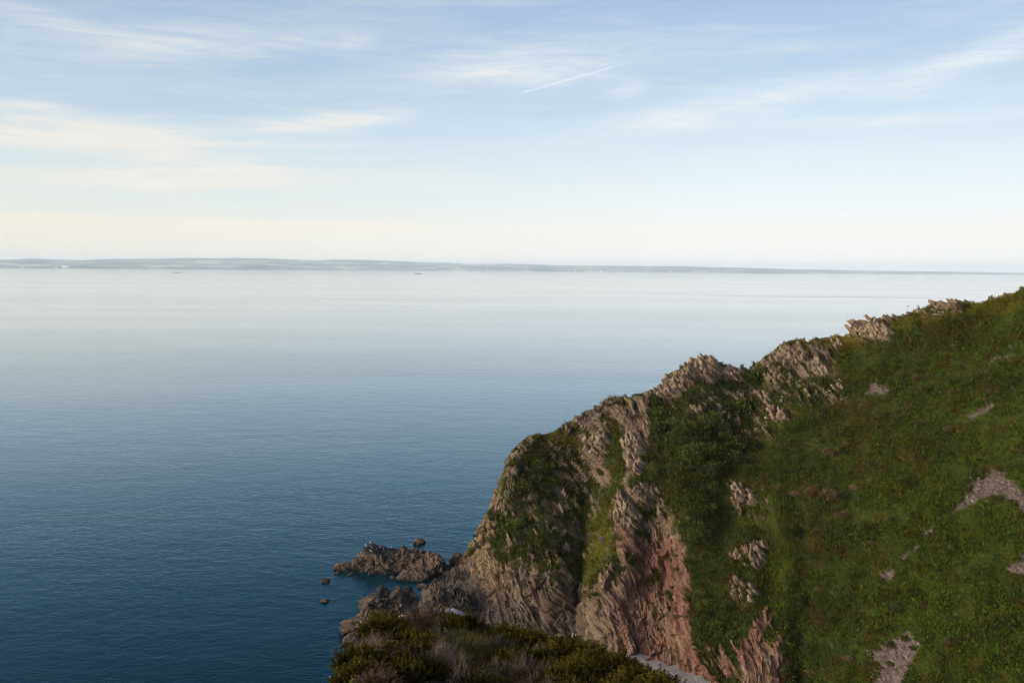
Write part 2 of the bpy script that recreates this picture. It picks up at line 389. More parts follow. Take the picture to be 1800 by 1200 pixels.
def in_poly(P, poly):
    """signed distance in px: positive inside"""
    poly = np.asarray(poly, float); n = len(poly); d2 = np.full(len(P), 1e18); ins = np.zeros(len(P), bool)
    for i in range(n):
        a, b = poly[i], poly[(i + 1) % n]; e = b - a; w = P - a
        t = np.clip((w @ e) / max(e @ e, 1e-9), 0, 1); q = w - t[:, None] * e
        d2 = np.minimum(d2, (q * q).sum(1))
        c = (a[1] > P[:, 1]) != (b[1] > P[:, 1])
        with np.errstate(divide='ignore', invalid='ignore'):
            ins ^= c & (P[:, 0] < (b[0] - a[0]) * (P[:, 1] - a[1]) / (b[1] - a[1]) + a[0])
    d = np.sqrt(d2); return np.where(ins, d, -d)

ROCK = [  # bare rock, outline as it lies on the face
 [(700, 1080), (745, 1030), (790, 990), (815, 975), (835, 945), (855, 895), (880, 860), (900, 790), (935, 762), (942, 775), (922, 800), (908, 850), (893, 882), (899, 905),
  (868, 912), (882, 942), (858, 950), (872, 978), (905, 996), (930, 988), (960, 1004), (1000, 1000), (1014, 1022), (1040, 1034), (1062, 1000), (1080, 988), (1092, 1000),
  (1088, 962), (1074, 900), (1085, 868), (1112, 850), (1152, 852), (1168, 868), (1184, 920), (1204, 948), (1208, 985), (1222, 1040), (1216, 1075), (1218, 1120),
  (1230, 1155), (1240, 1190), (1262, 1240), (700, 1260)],
 [(985, 756), (1020, 728), (1052, 706), (1090, 697), (1140, 692), (1148, 735), (1140, 790), (1136, 830), (1112, 832), (1098, 860), (1090, 850), (1105, 810), (1098, 765), (1084, 738), (1072, 748), (1066, 790), (1074, 850),
  (1062, 872), (1044, 830), (1036, 790), (1016, 772)],
 [(1150, 690), (1172, 672), (1205, 640), (1222, 628), (1252, 628), (1275, 640), (1312, 654), (1306, 672), (1282, 668), (1262, 668), (1240, 690), (1226, 682), (1205, 690), (1190, 706), (1165, 706)],
 [(1330, 1072), (1352, 1068), (1366, 1106), (1382, 1138), (1384, 1168), (1372, 1290), (1296, 1290), (1300, 1128), (1318, 1110)],
]
MIX = [  # (outline, share of it that is rock)
 ([(925, 800), (985, 760), (1040, 800), (1062, 870), (1030, 960), (1008, 1008), (900, 990), (865, 912), (900, 860)], 0.52),
 ([(1340, 640), (1384, 600), (1428, 600), (1470, 610), (1466, 660), (1430, 672), (1385, 690), (1345, 672)], 0.80),
 ([(1205, 690), (1320, 680), (1460, 668), (1505, 700), (1400, 716), (1355, 768), (1306, 768), (1240, 745), (1205, 730)], 0.46),
 ([(1282, 850), (1345, 848), (1364, 905), (1330, 912), (1275, 905)], 0.40),
 ([(1280, 955), (1345, 950), (1345, 1010), (1320, 1065), (1284, 1050)], 0.42),
 ([(1225, 1120), (1310, 1110), (1300, 1260), (1240, 1260)], 0.45),
 ([(1130, 700), (1185, 700), (1165, 800), (1140, 830)], 0.45),
 ([(1095, 905), (1150, 900), (1150, 980), (1095, 985)], 0.35),
 ([(1490, 552), (1570, 560), (1565, 604), (1490, 592)], 0.5),
 ([(1610, 540), (1700, 530), (1690, 556), (1620, 560)], 0.4),
 ([(1056, 880), (1090, 890), (1084, 975), (1045, 1030), (1008, 1012)], 0.22),
 ([(1745, 610), (1800, 605), (1800, 640), (1745, 645)], 0.12),
]
SCREE = [
 [(1508, 716), (1512, 692), (1524, 680), (1536, 667), (1548, 676), (1564, 688), (1530, 692), (1518, 700)],
 [(1696, 745), (1716, 716), (1730, 706), (1748, 702), (1746, 718), (1726, 726), (1706, 740)],
 [(1664, 908), (1684, 886), (1706, 850), (1740, 824), (1766, 832), (1786, 850), (1806, 884), (1840, 900), (1830, 930), (1800, 905), (1780, 882), (1740, 872), (1706, 882)],
 [(1520, 1148), (1560, 1134), (1598, 1110), (1616, 1130), (1604, 1162), (1584, 1196), (1576, 1250), (1530, 1260), (1540, 1195), (1545, 1160)],
 [(1555, 1024), (1561, 1004), (1575, 998), (1582, 984), (1580, 1000), (1568, 1014)], [(1578, 984), (1590, 969), (1614, 961), (1608, 972), (1592, 980)], [(1622, 946), (1634, 929), (1641, 938), (1630, 945)],
 [(1766, 1004), (1790, 990), (1810, 960), (1830, 990), (1800, 1010)],
 [(1758, 628), (1776, 618), (1786, 622), (1768, 630)],
 [(1736, 632), (1742, 628), (1748, 630), (1740, 636)],
]
DRY = [[(1380, 600), (1500, 580), (1560, 552), (1640, 545), (1700, 528), (1810, 505), (1800, 542), (1768, 556), (1720, 548), (1640, 566), (1560, 580), (1500, 612), (1420, 622)],
       [(1060, 880), (1085, 900), (1078, 970), (1050, 1000), (1020, 1030), (1010, 1010), (1040, 930)],
       [(940, 766), (1000, 756), (1040, 790), (1000, 800), (950, 790)]]
PALE = [[(1360, 940), (1392, 930), (1396, 1000), (1380, 1050), (1350, 1100), (1335, 1060), (1350, 1000)],
        [(1056, 890), (1086, 890), (1080, 970), (1040, 1020), (1016, 1020), (1040, 940)],
        [(1085, 830), (1140, 820), (1145, 846), (1100, 852), (1082, 880)], [(1260, 860), (1300, 850), (1360, 880), (1370, 920), (1300, 930)]]
DARK = [[(1150, 715), (1230, 700), (1320, 690), (1350, 640), (1320, 650), (1310, 740), (1250, 780), (1320, 800), (1240, 850), (1250, 960), (1225, 1030), (1205, 940), (1180, 860), (1150, 840)],
        [(905, 815), (960, 800), (985, 850), (960, 900), (905, 890), (890, 860)], [(870, 905), (930, 905), (990, 960), (960, 1000), (900, 985)], [(1225, 1060), (1290, 1060), (1290, 1130), (1225, 1140)]]

def surface_zones(P):
    """what covers the headland at the points P (numbers 0..1 per point)"""
    uv = px(P); nz = fbm(P / 6.0, 4) * 14; n2 = fbm(P / 1.6 + 40, 3) * 7
    q = P @ BED.T
    strk = fbm(np.stack([q[:, 0] / 1.1, q[:, 1] / 7.0, q[:, 2] / 7.0], 1), 4)     # streaks along the bedding
    wob = np.stack([nz + n2, fbm(P / 6.0 + 80, 4) * 14 + n2], 1)
    U = uv + wob * 0.5
    rock = np.zeros(len(P))
    for pl in ROCK: rock = np.maximum(rock, smooth(-3, 4, in_poly(U, pl) + strk * 14))
    for pl, fr in MIX:
        a = smooth(-12, 14, in_poly(U, pl))
        thr = 0.30 - 0.62 * fr
        rock = np.maximum(rock, a * smooth(thr - 0.03, thr + 0.05, strk + 0.35 * fbm(P / 3.0 + 9, 2)))
    # green ledges inside the rock
    rock *= 1 - smooth(0.20, 0.28, fbm(np.stack([q[:, 0] / 2.0, q[:, 1] / 6.0, q[:, 2] / 6.0], 1) + 70, 3)) * smooth(8, 14, P[:, 2])
    def soft(polys, w): 
        r = np.zeros(len(P))
        for pl in polys: r = np.maximum(r, smooth(-w, w, in_poly(U, pl)) * (0.75 + 0.9 * nz / 14.0).clip(.2, 1))
        return r
    scr = np.zeros(len(P))
    for pl in SCREE: scr = np.maximum(scr, smooth(-3.5, 3.5, in_poly(uv + wob * 0.7, pl) + n2 * 2.0 + nz * .5))
    return dict(uv=uv, rock=rock, scree=scr, dry=soft(DRY, 12), pale=soft(PALE, 16), dark=soft(DARK, 22), strk=strk)

def grid_normals(G):
    a = np.gradient(G, axis=0); b = np.gradient(G, axis=1)
    n = np.cross(b, a); n /= np.maximum(np.linalg.norm(n, axis=2), 1e-9)[..., None]
    return n
def lerp(a, b, f): return a + (np.asarray(b) - a) * f[:, None]
def rock_colour(P, lay, hb, red):
    c = np.tile(np.array([0.180, 0.138, 0.100]), (len(P), 1))
    c = lerp(c, (0.24, 0.19, 0.14), smooth(0.5, 0.9, lay)); c = lerp(c, (0.10, 0.082, 0.068), smooth(0.30, 0.10, lay) * 0.8)
    n = fbm(P / 9.0 + 3, 3)
    rd = np.clip(red * (0.75 + 1.2 * n), 0, 1)
    c = lerp(c, (0.225, 0.112, 0.092), rd * 0.88)
    c *= (0.33 + 0.31 * hb)[:, None] * np.array([1.06, 0.98, 0.80])
    gy = smooth(0.1, 0.4, fbm(P / 4.0 + 31, 3)); c = lerp(c, (0.125, 0.108, 0.098), gy * 0.5 * (1 - rd))
    return c
def veg_colour(P, z):
    n1 = fbm(P / 14.0 + 5, 3); n2 = fbm(P / 3.0 + 15, 3); n3 = fbm(P / 5.0 + 25, 3)
    c = np.tile(np.array([0.054, 0.072, 0.012]), (len(P), 1)); n4 = fbm(P / 28.0 + 95, 3)
    right = smooth(1350, 1750, z['uv'][:, 0] + (z['uv'][:, 1] - 800) * .5)
    c = lerp(c, (0.060, 0.092, 0.010), right * 0.8)
    c = lerp(c, (0.085, 0.075, 0.026), smooth(0.0, 0.34, n2) * 0.7)          # dry bracken and grass among the green
    c = lerp(c, (0.032, 0.044, 0.013), smooth(0.0, 0.35, n1) * 0.55)
    c = lerp(c, (0.080, 0.052, 0.030), smooth(0.12, 0.34, n3) * 0.75)           # heather brown
    c = lerp(c, (0.070, 0.058, 0.020), smooth(0.0, 0.3, n4) * 0.6 * (1 - right * .6)); c = lerp(c, (0.075, 0.105, 0.012), smooth(0.0, 0.3, -n4) * 0.5 * right)
    c = lerp(c, (0.145, 0.118, 0.048), z['dry'] * 0.75)
    c = lerp(c, (0.105, 0.125, 0.026), z['pale'] * 0.7)
    c = lerp(c, (0.030, 0.042, 0.013), z['dark'] * 0.5)
    return c * np.array([0.59, 0.60, 0.07])

def m_headland(N, out):
    col = N.n('ShaderNodeVertexColor', layer_name='Col').outputs[0]
    rk = N.n('ShaderNodeAttribute', attribute_name='rock').outputs['Fac']
    pos = N.n('ShaderNodeNewGeometry').outputs['Position']
    # fine beds: noise squashed across the bedding
    rx = math.asin(0)  # no extra tilt about x
    sp = N.n('ShaderNodeAttribute', attribute_name='steep').outputs['Fac']
    st1 = N.noise(N.mapping(N.mapping(pos, (1, 1, 1), (0, R(-36), 0)), (0.28, 0.28, 2.2)), 1.0, 7, 0.66, 0.5)
    st2 = N.noise(N.mapping(N.mapping(pos, (1, 1, 1), (0, R(-50), 0)), (0.30, 0.30, 2.0)), 1.0, 7, 0.66, 0.6)
    st = N.m('ADD', N.m('MULTIPLY', st1, N.m('SUBTRACT', 1.0, sp)), N.m('MULTIPLY', st2, sp))
    fine = N.noise(pos, 2.2, 6, 0.65)
    grain = N.noise(pos, 7.0, 3, 0.6)
    h = N.m('ADD', N.m('MULTIPLY', st, 0.7), N.m('MULTIPLY', fine, 0.5))
    nb = bump(N, h, 0.6, 0.35)
    v = N.n('ShaderNodeMapRange', {0: N.m('ADD', N.m('MULTIPLY', st, .6), N.m('MULTIPLY', fine, .4)), 1: 0.36, 2: 0.64, 3: 0.38, 4: 1.5}).outputs[0]
    v2 = N.n('ShaderNodeMapRange', {0: grain, 1: 0.3, 2: 0.7, 3: 0.75, 4: 1.25}).outputs[0]
    k = N.m('MULTIPLY', v, v2)
    kk = N.n('ShaderNodeCombineXYZ', {0: k, 1: k, 2: k}).outputs[0]
    c2 = N.mix(1.0, col, kk, 'MULTIPLY')
    principled(N, out, Base_Color=c2, Roughness=0.95, Specular_IOR_Level=0.05, Normal=nb)

def build_headland():
    G = HG; ns, ntot = G.shape[:2]
    nrm = grid_normals(G)
    # face the normals outwards (up on the whole)
    if nrm[..., 2].mean() < 0: nrm = -nrm
    P = G.reshape(-1, 3); Nn = nrm.reshape(-1, 3)
    z = surface_zones(P)
    back = np.zeros((ns, ntot), bool); back[:, :HNB] = True; back = back.ravel()
    nb_ = fbm(P / 5.0 + 60, 3)
    z['rock'] = np.where(back, smooth(0.0, 0.15, nb_ + 0.05), z['rock'])
    z['scree'] = np.where(back, 0, z['scree'])
    uv = z['uv']
    steep = smooth(1062, 1104, uv[:, 0] + 20 * fbm(P / 8, 2)) * smooth(850, 930, uv[:, 1])
    def relief(B, sd):
        h1, l1, _ = blocks(P, 3.4, 10.0, 0.16, 1 + sd, B); h2, l2, _ = blocks(P, 1.3, 5.0, 0.14, 2 + sd, B); h3, l3, _ = blocks(P, 0.55, 2.4, 0.12, 3 + sd, B)
        q = P @ B.T; wq = fbm(P / 11 + sd, 2) * 2.2
        rib = .35 - np.abs(pn(np.stack([(q[:, 0] + wq) / 2.6, q[:, 1] / 30, q[:, 2] / 10], 1) + sd)); rib2 = .35 - np.abs(pn(np.stack([(q[:, 0] + wq) / .85, q[:, 1] / 11, q[:, 2] / 4], 1) + 9 + sd))
        return 1.3 * rib + .6 * rib2 + 1.5 * (h1 - .5) + 0.6 * (h2 - .5) + 0.16 * (h3 - .5), l2, np.clip(h2, 0, 1), np.clip(h3, 0, 1)
    ra, rb = relief(BED, 0), relief(BED2, 20)
    d0, l2, h2, h3 = (x + (y - x) * steep for x, y in zip(ra, rb))
    low = fbm(P / 12.0, 3); ridge_ = 0.35 - np.abs(fbm(P / 7.5 + 44, 3))
    dr = d0 + 1.5 * low + 1.8 * ridge_ + 0.12 * fbm(P / 1.2 + 3, 3)
    dg = 0.9 * fbm(P / 7.0 + 20, 3) + 0.5 * fbm(P / 2.2 + 50, 3) + 0.22 * pn(P / 0.8)
    ds = 0.10 * fbm(P / 1.0 + 20, 3) - 0.25
    rock = z['rock']; d = dg * (1 - rock) + dr * rock; d = d * (1 - z['scree']) + ds * z['scree']
    # keep the ridge line where it is: smaller displacement just at the crest of grassy parts
    Pn = P + Nn * d[:, None]
    red = smooth(1060, 1120, uv[:, 0]) * smooth(900, 1000, uv[:, 1]) * (1 - smooth(1400, 1440, uv[:, 0])) + 0.35 * smooth(700, 760, uv[:, 1]) * smooth(1060, 1090, uv[:, 0]) * 0.4
    red = np.clip(red + 0.12 * smooth(880, 960, uv[:, 1]) * (uv[:, 0] < 1100), 0, 1)
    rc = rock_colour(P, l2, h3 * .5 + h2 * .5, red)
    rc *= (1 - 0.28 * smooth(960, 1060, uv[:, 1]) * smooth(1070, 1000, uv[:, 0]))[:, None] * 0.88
    # sea-darkened foot of the cliff, orange lichen just above it at the tip
    lich = smooth(0.12, 0.3, fbm(P / 1.5 + 7, 3)) * smooth(3, 6, P[:, 2]) * smooth(24, 12, P[:, 2]) * smooth(905, 840, uv[:, 0])
    rc = lerp(rc, (0.30, 0.17, 0.05), lich * 0.6)
    wet = smooth(5.5, 1.5, P[:, 2] + 4 * fbm(P / 4.0 + 13, 3) - 3.5 * smooth(930, 830, uv[:, 0]))
    wet *= smooth(1075, 1000, uv[:, 0])
    rc = lerp(rc, (0.040, 0.034, 0.030), wet * 0.85)
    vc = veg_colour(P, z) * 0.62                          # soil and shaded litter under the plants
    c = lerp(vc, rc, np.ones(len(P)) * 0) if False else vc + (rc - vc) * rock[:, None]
    sc_ = np.array([0.062, 0.047, 0.040]) * (0.55 + 0.9 * hash01(*(np.floor(P * 2.2).T)))[:, None]
    c = c + (sc_ - c) * z['scree'][:, None]
    i, j = np.meshgrid(np.arange(ns - 1), np.arange(ntot - 1), indexing='ij')
    a = i * ntot + j
    Fc = np.stack([a, a + 1, a + ntot + 1, a + ntot], -1).reshape(-1, 4)
    e1 = Pn[Fc[:, 1]] - Pn[Fc[:, 0]]; e2 = Pn[Fc[:, 3]] - Pn[Fc[:, 0]]
    if np.cross(e1, e2)[:, 2].mean() < 0: Fc = Fc[:, ::-1]
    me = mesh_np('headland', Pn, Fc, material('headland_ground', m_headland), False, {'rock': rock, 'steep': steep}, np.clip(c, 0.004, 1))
    tag(obj('headland', me), kind='structure')
    return Pn.reshape(ns, ntot, 3), nrm, rock.reshape(ns, ntot), z['scree'].reshape(ns, ntot)
HP, HN, HROCK, HSCREE = build_headland()
#%%END
# ------------------------------------------------------------------ the far shore across the water
def vh(u): return VH + (np.asarray(u, float) - 900) * 0.0087
SHORE_U = [-900, 0, 300, 600, 1000, 1200, 1500, 1700, 2000, 2700]
SHORE_D = [16e3, 20.5e3, 24e3, 28e3, 30e3, 30.5e3, 32e3, 36e3, 40e3, 44e3]
SKY_U = [-900, -300, 0, 60, 110, 145, 200, 310, 400, 430, 467, 520, 560, 585, 600, 650, 740, 790, 817, 900, 950, 1000, 1200, 1400, 1500, 1600, 1700, 1800, 2000, 2700]
SKY_V = [446, 452, 456.5, 454.5, 456.8, 457, 455.2, 454.3, 453.6, 454, 454.2, 456, 458, 455.8, 455.6, 457.2, 461, 462, 464.2, 464, 465.2, 466.6, 468, 473.2, 475, 476.6, 478.2, 479.6, 481.2, 487]
def shore_dist(u): return np.interp(u, SHORE_U, SHORE_D)
def m_coast(N, out):
    pos = N.n('ShaderNodeNewGeometry').outputs['Position']
    f = N.n('ShaderNodeTexVoronoi', {'Vector': pos, 'Scale': 0.0016}).outputs['Color']
    w = N.noise(pos, 0.0005, 5, 0.6)
    s = N.n('ShaderNodeSeparateColor', {0: f}).outputs[0]
    c = N.ramp(s, [(0.0, (0.15, 0.19, 0.19)), (0.35, (0.24, 0.29, 0.27)), (0.7, (0.36, 0.40, 0.35)), (1.0, (0.54, 0.52, 0.43))])
    c = N.mix(N.n('ShaderNodeMapRange', {0: w, 1: 0.44, 2: 0.56}).outputs[0], c, (0.10, 0.15, 0.15))
    principled(N, out, Base_Color=c, Roughness=0.95, Specular_IOR_Level=0.1)
def coast_z(u, k):
    """height of the far land at column u, k = 0 at the shore .. 1 at the skyline"""
    D = shore_dist(u); Dr = D + 7000
    zt = CAMZ + (vh(u) - np.interp(u, SKY_U, SKY_V)) * Dr / FPX
    p = np.stack([u / 60.0, k * 3.0, np.zeros_like(u)], -1)
    n = fbm(p.reshape(-1, 3), 4).reshape(u.shape)
    prof = np.interp(k, [0, 0.04, 0.25, 0.55, 0.8, 1.0, 1.3], [0, 0.07, 0.30, 0.62, 0.86, 1.0, 0.4])
    zz = zt * prof * (1 + 0.45 * n * np.clip(1 - k, 0, 1) * np.minimum(1, k * 6)) + 0.05 * zt * n * (k > .9)
    return zz, D + 7000 * k
def build_coast():
    U = np.linspace(-900, 2700, 1000); K = np.concatenate([np.linspace(0, 1, 34), [1.1, 1.2, 1.3]])
    u, k = np.meshgrid(U, K, indexing='ij'); z, Dd = coast_z(u, k); z = np.where(k == 0, -3.0, z)
    d = ray(U, vh(U)); hx = d[:, 0] / d[:, 1]
    V = np.stack([Dd * hx[:, None], Dd, z], -1).reshape(-1, 3); n = len(K)
    i, j = np.meshgrid(np.arange(len(U) - 1), np.arange(n - 1), indexing='ij'); a = i * n + j
    Fc = np.stack([a, a + n, a + n + 1, a + 1], -1).reshape(-1, 4)
    tag(obj('hills', mesh_np('hills', V, Fc, material('far_land', m_coast), True)), kind='structure')
build_coast()
def m_plain(c, rough=0.6, spec=0.3, var=0.0, sc=4.0):
    def b(N, out):
        cc = (*c, 1)
        if var:
            nz = N.noise(N.n('ShaderNodeTexCoord').outputs['Object'], sc, 4, 0.6)
            k = N.n('ShaderNodeMapRange', {0: nz, 1: 0.3, 2: 0.7, 3: 1 - var, 4: 1 + var}).outputs[0]
            cc = N.mix(1.0, c, N.n('ShaderNodeCombineXYZ', {0: k, 1: k, 2: k}).outputs[0], 'MULTIPLY')
        principled(N, out, Base_Color=cc, Roughness=rough, Specular_IOR_Level=spec)
    return b
MW = material('white_wall', m_plain((0.80, 0.78, 0.74))); MPK = material('buff_wall', m_plain((0.62, 0.46, 0.38))); MRF = material('slate_roof', m_plain((0.10, 0.10, 0.12)))
def prism_mesh(name, sx, sy, sz, mat, roof=None, taper=1.0):
    bm = bmesh.new()
    vb = [bm.verts.new((x * sx / 2, y * sy / 2, 0)) for x, y in ((-1, -1), (1, -1), (1, 1), (-1, 1))]
    vt = [bm.verts.new((x * sx / 2 * taper, y * sy / 2 * taper, sz)) for x, y in ((-1, -1), (1, -1), (1, 1), (-1, 1))]
    bm.faces.new(vb[::-1]); bm.faces.new(vt)
    for q in range(4): bm.faces.new((vb[q], vb[(q + 1) % 4], vt[(q + 1) % 4], vt[q]))
    me = bpy.data.meshes.new(name); bm.to_mesh(me); bm.free(); me.materials.append(mat); return me
def gable_mesh(name, sx, sy, z0, h, mat):
    bm = bmesh.new(); e = 1.04
    b = [bm.verts.new((x * sx / 2 * e, y * sy / 2 * e, z0)) for x, y in ((-1, -1), (1, -1), (1, 1), (-1, 1))]
    r = [bm.verts.new((x * sx / 2 * e, 0, z0 + h)) for x in (-1, 1)]
    bm.faces.new((b[0], b[1], r[1], r[0])); bm.faces.new((b[2], b[3], r[0], r[1])); bm.faces.new((b[1], b[2], r[1])); bm.faces.new((b[3], b[0], r[0])); bm.faces.new(b[::-1])
    me = bpy.data.meshes.new(name); bm.to_mesh(me); bm.free(); me.materials.append(mat); return me
def build_far_town():
    spec = [(8, 1, 'w'), (38, 3, 'w'), (42, 3, 'p'), (88, 3, 'w'), (100, 4, 'p'), (115, 6, 'w'), (120, 3, 'w'), (141, 2, 'w')] + \
           [(u, 2, 'w') for u in (497, 500, 515, 520, 528, 545, 690)] + [(760 + 6.5 * i, 3, 'p' if i % 3 else 'w') for i in range(28)] + \
           [(985 + 9 * i, 4, 'p' if i % 4 else 'w') for i in range(24)] + [(1210 + 14 * i, 3, 'p' if i % 3 else 'w') for i in range(6)] + [(1618, 4, 'w'), (1690, 3, 'w')]
    protos = {}
    for i, (u, w, c) in enumerate(spec):
        u = np.array([u + rng.uniform(-1.5, 1.5)]); k = np.array([0.03 + 0.05 * rng.random()])
        z, Dd = coast_z(u, k); d = ray(u, vh(u))[0]; x = Dd[0] * d[0] / d[1]; y = Dd[0]
        if c not in protos:
            r = bpy.data.objects.new('distant_building', None); link(r)
            obj('wall', prism_mesh('wall', 60, 30, 14, MW if c == 'w' else MPK), r); obj('roof', gable_mesh('roof', 60, 30, 14.02, 6, MRF if c == 'w' else MPK), r)
            protos[c] = r; o = r
        else: o = dup(protos[c])
        s = w / 3.0 * rng.uniform(.7, 1.3)
        o.location = (x, y, z[0] - 2); o.scale = (s, s, s * rng.uniform(.8, 1.4)); o.rotation_euler.z = rng.uniform(-.4, .4)
        tag(o, 'white building among the specks of houses along the hazy far shore' if c == 'w' else 'buff building among the specks of houses along the hazy far shore', 'building', 'buildings along the far shore')
build_far_town()

# ------------------------------------------------------------------ ships far out
MHULL = material('dark_hull', m_plain((0.05, 0.055, 0.07), 0.5)); MHULL2 = material('grey_hull', m_plain((0.16, 0.17, 0.19), 0.5))
MDECK = material('hatch_paint', m_plain((0.22, 0.16, 0.13), 0.7)); MSHIPW = material('ship_white', m_plain((0.8, 0.8, 0.78), 0.4)); MFUN = material('funnel_paint', m_plain((0.35, 0.12, 0.06), 0.5))
def hull_mesh(L, Bm, D, mat):
    n = 24; V = []; Fc = []
    for i in range(n + 1):
        t = i / n; x = (t - .5) * L; w = Bm / 2 * min(1, (1 - t) * 5 + 0.02) ** .6 * min(1, .75 + t * 2)
        sh = D * (1 + 0.35 * max(0, t - .75) * 4 * .5)
        for y, z in ((-w, sh), (-w * .85, -2), (w * .85, -2), (w, sh)): V.append((x, y, z))
    for i in range(n):
        a = i * 4
        for q in range(4): Fc.append((a + q, a + (q + 1) % 4, a + 4 + (q + 1) % 4, a + 4 + q))
    Fc += [(0, 3, 2, 1), (n * 4, n * 4 + 1, n * 4 + 2, n * 4 + 3)]
    return mesh_np('hull', V, np.array(Fc), mat)
def ship(u, v, Lpx, label, hullmat, nh, masts, flip=False, bridge_h=13):
    p = on_level(np.array(float(u)), np.array(float(v))); L = Lpx * p[1] / FPX; k = L / 80.0
    r = bpy.data.objects.new('ship', None); link(r); r.location = p; r.rotation_euler.z = math.pi if flip else 0.06
    tag(r, label, 'ship')
    obj('hull', hull_mesh(80, 13, 5.5, hullmat), r)
    e = (-30, 0, 5.4)
    ss = obj('superstructure', prism_mesh('superstructure', 11, 11, bridge_h, MSHIPW, taper=.9), r, e)
    obj('bridge', prism_mesh('bridge', 7, 12.5, 2.6, MSHIPW), ss, (2, 0, bridge_h))
    obj('funnel', prism_mesh('funnel', 3, 3, 6, MFUN, taper=.8), ss, (-3.5, 0, bridge_h))
    for i in range(nh): obj('hatch', prism_mesh('hatch', 46 / nh - 2.5, 9, 2.6, MDECK, taper=.95), r, (-18 + (i + .5) * 46 / nh, 0, 5.3))
    for i in range(masts): obj('mast', prism_mesh('mast', 1.6, 1.6, 15, MSHIPW, taper=.5), r, (-19 + (i + .6) * 50 / masts, 0, 5.3))
    r.scale = (k, k, k)
ship(311, 479.6, 12, 'small cargo ship with three deck masts, the left one of two ships far out', MHULL2, 3, 3, True)
ship(735, 481.4, 13, 'long low dark cargo ship with white stern house, right one of two ships far out', MHULL, 4, 1, True)
def small_boat(u, v, Lpx, label, mat, cat='boat', sail=False):
    p = on_level(np.array(float(u)), np.array(float(v))); L = Lpx * p[1] / FPX; k = L / 80
    r = bpy.data.objects.new('boat', None); link(r); r.location = p; r.scale = (k, k, k); r.rotation_euler.z = .2
    tag(r, label, cat); obj('hull', hull_mesh(80, 22, 9, mat), r); obj('cabin', prism_mesh('cabin', 26, 16, 14, MSHIPW, taper=.85), r, (-6, 0, 8.9)); obj('mast', prism_mesh('mast', 2, 2, 34, MSHIPW, taper=.4), r, (6, 0, 8.9))
small_boat(1487, 481.6, 4, 'tiny white vessel below the far shore, beyond the upper ridge', MSHIPW)
small_boat(1775, 484.2, 5, 'tiny white vessel near the horizon, above the right end of the ridge', MSHIPW)
small_boat(1596, 538, 5, 'small dark boat on pale water just above the ridge crest', MHULL)

# ------------------------------------------------------------------ vapour trails in the high air
def m_trail(a):
    def b(N, out):
        pos = N.n('ShaderNodeNewGeometry').outputs['Position']
        f = N.n('ShaderNodeMapRange', {0: N.noise(pos, 0.006, 4, 0.65), 1: 0.35, 2: 0.68, 3: 0.02, 4: a * .36}).outputs[0]
        d = N.n('ShaderNodeBsdfDiffuse', {0: (0.5, 0.5, 0.5, 1)}); t = N.n('ShaderNodeBsdfTranslucent', {0: (0.5, 0.5, 0.5, 1)}); tr = N.n('ShaderNodeBsdfTransparent')
        ad = N.n('ShaderNodeAddShader', {0: d.outputs[0], 1: t.outputs[0]})
        mx = N.n('ShaderNodeMixShader', {0: f, 1: tr.outputs[0], 2: ad.outputs[0]}); N.t.links.new(mx.outputs[0], out.inputs[0])
    return b
def trail(u0, v0, u1, v1, w0, w1, a, label):
    A = on_level(np.array(float(u0)), np.array(float(v0)), 8000.0); B = on_level(np.array(float(u1)), np.array(float(v1)), 8000.0)
    n = 160; t = np.linspace(0, 1, n); c = A + (B - A) * t[:, None]
    nz = np.stack([fbm(c / 700.0 + 3, 3), fbm(c / 700.0 + 33, 3), fbm(c / 500.0 + 63, 3)], 1) * w0 * .6; c = c + nz
    dr = (B - A) / np.linalg.norm(B - A); s1 = np.cross(dr, [0, 0, 1.0]); s1 /= np.linalg.norm(s1); s2 = np.cross(s1, dr)
    rad = (w0 + (w1 - w0) * t) * (0.75 + 0.5 * np.abs(fbm(c / 250.0 + 11, 3))) * smooth(0, .06, t) ** .5 * smooth(1.0, .9, t) ** .5 + 1
    an = np.linspace(0, 2 * math.pi, 10, endpoint=False)
    V = c[:, None] + rad[:, None, None] * (np.cos(an)[None, :, None] * s1 + np.sin(an)[None, :, None] * s2)
    i, j = np.meshgrid(np.arange(n - 1), np.arange(10), indexing='ij'); j2 = (j + 1) % 10
    Fc = np.stack([i * 10 + j, i * 10 + j2, (i + 1) * 10 + j2, (i + 1) * 10 + j], -1).reshape(-1, 4)
    tag(obj('vapour_trail', mesh_np('vapour_trail', V.reshape(-1, 3), Fc, material('vapour', m_trail(a)), True)), label, 'vapour trail')
trail(916, 164, 1086, 116, 75, 38, 0.42, 'long white vapour trail slanting up to the right across the blue sky')
trail(578, 174, 624, 162, 26, 20, 0.25, 'short faint vapour trail low in the sky, left of the long one')

# ------------------------------------------------------------------ looking up the headland surface by bearing
from mathutils.kdtree import KDTree
_fr = HP[:, HNB:HNB + HNT][::2, ::2].reshape(-1, 3); _fn = HN[:, HNB:HNB + HNT][::2, ::2].reshape(-1, 3); _fuv = px(_fr)
_sel = np.where((_fuv[:, 0] > 700) & (_fuv[:, 0] < 1900) & (_fuv[:, 1] < 1300))[0]
_kd = KDTree(len(_sel))
for _i, _k in enumerate(_sel): _kd.insert((_fuv[_k, 0], _fuv[_k, 1], 0), _i)
_kd.balance()
def surf(u, v):
    best = None
    for co, i, d in _kd.find_n((u, v, 0), 4):
        k = _sel[i]
        if best is None or _fr[k][1] < _fr[best][1] - 3: best = k
    return _fr[best].copy(), _fn[best].copy()

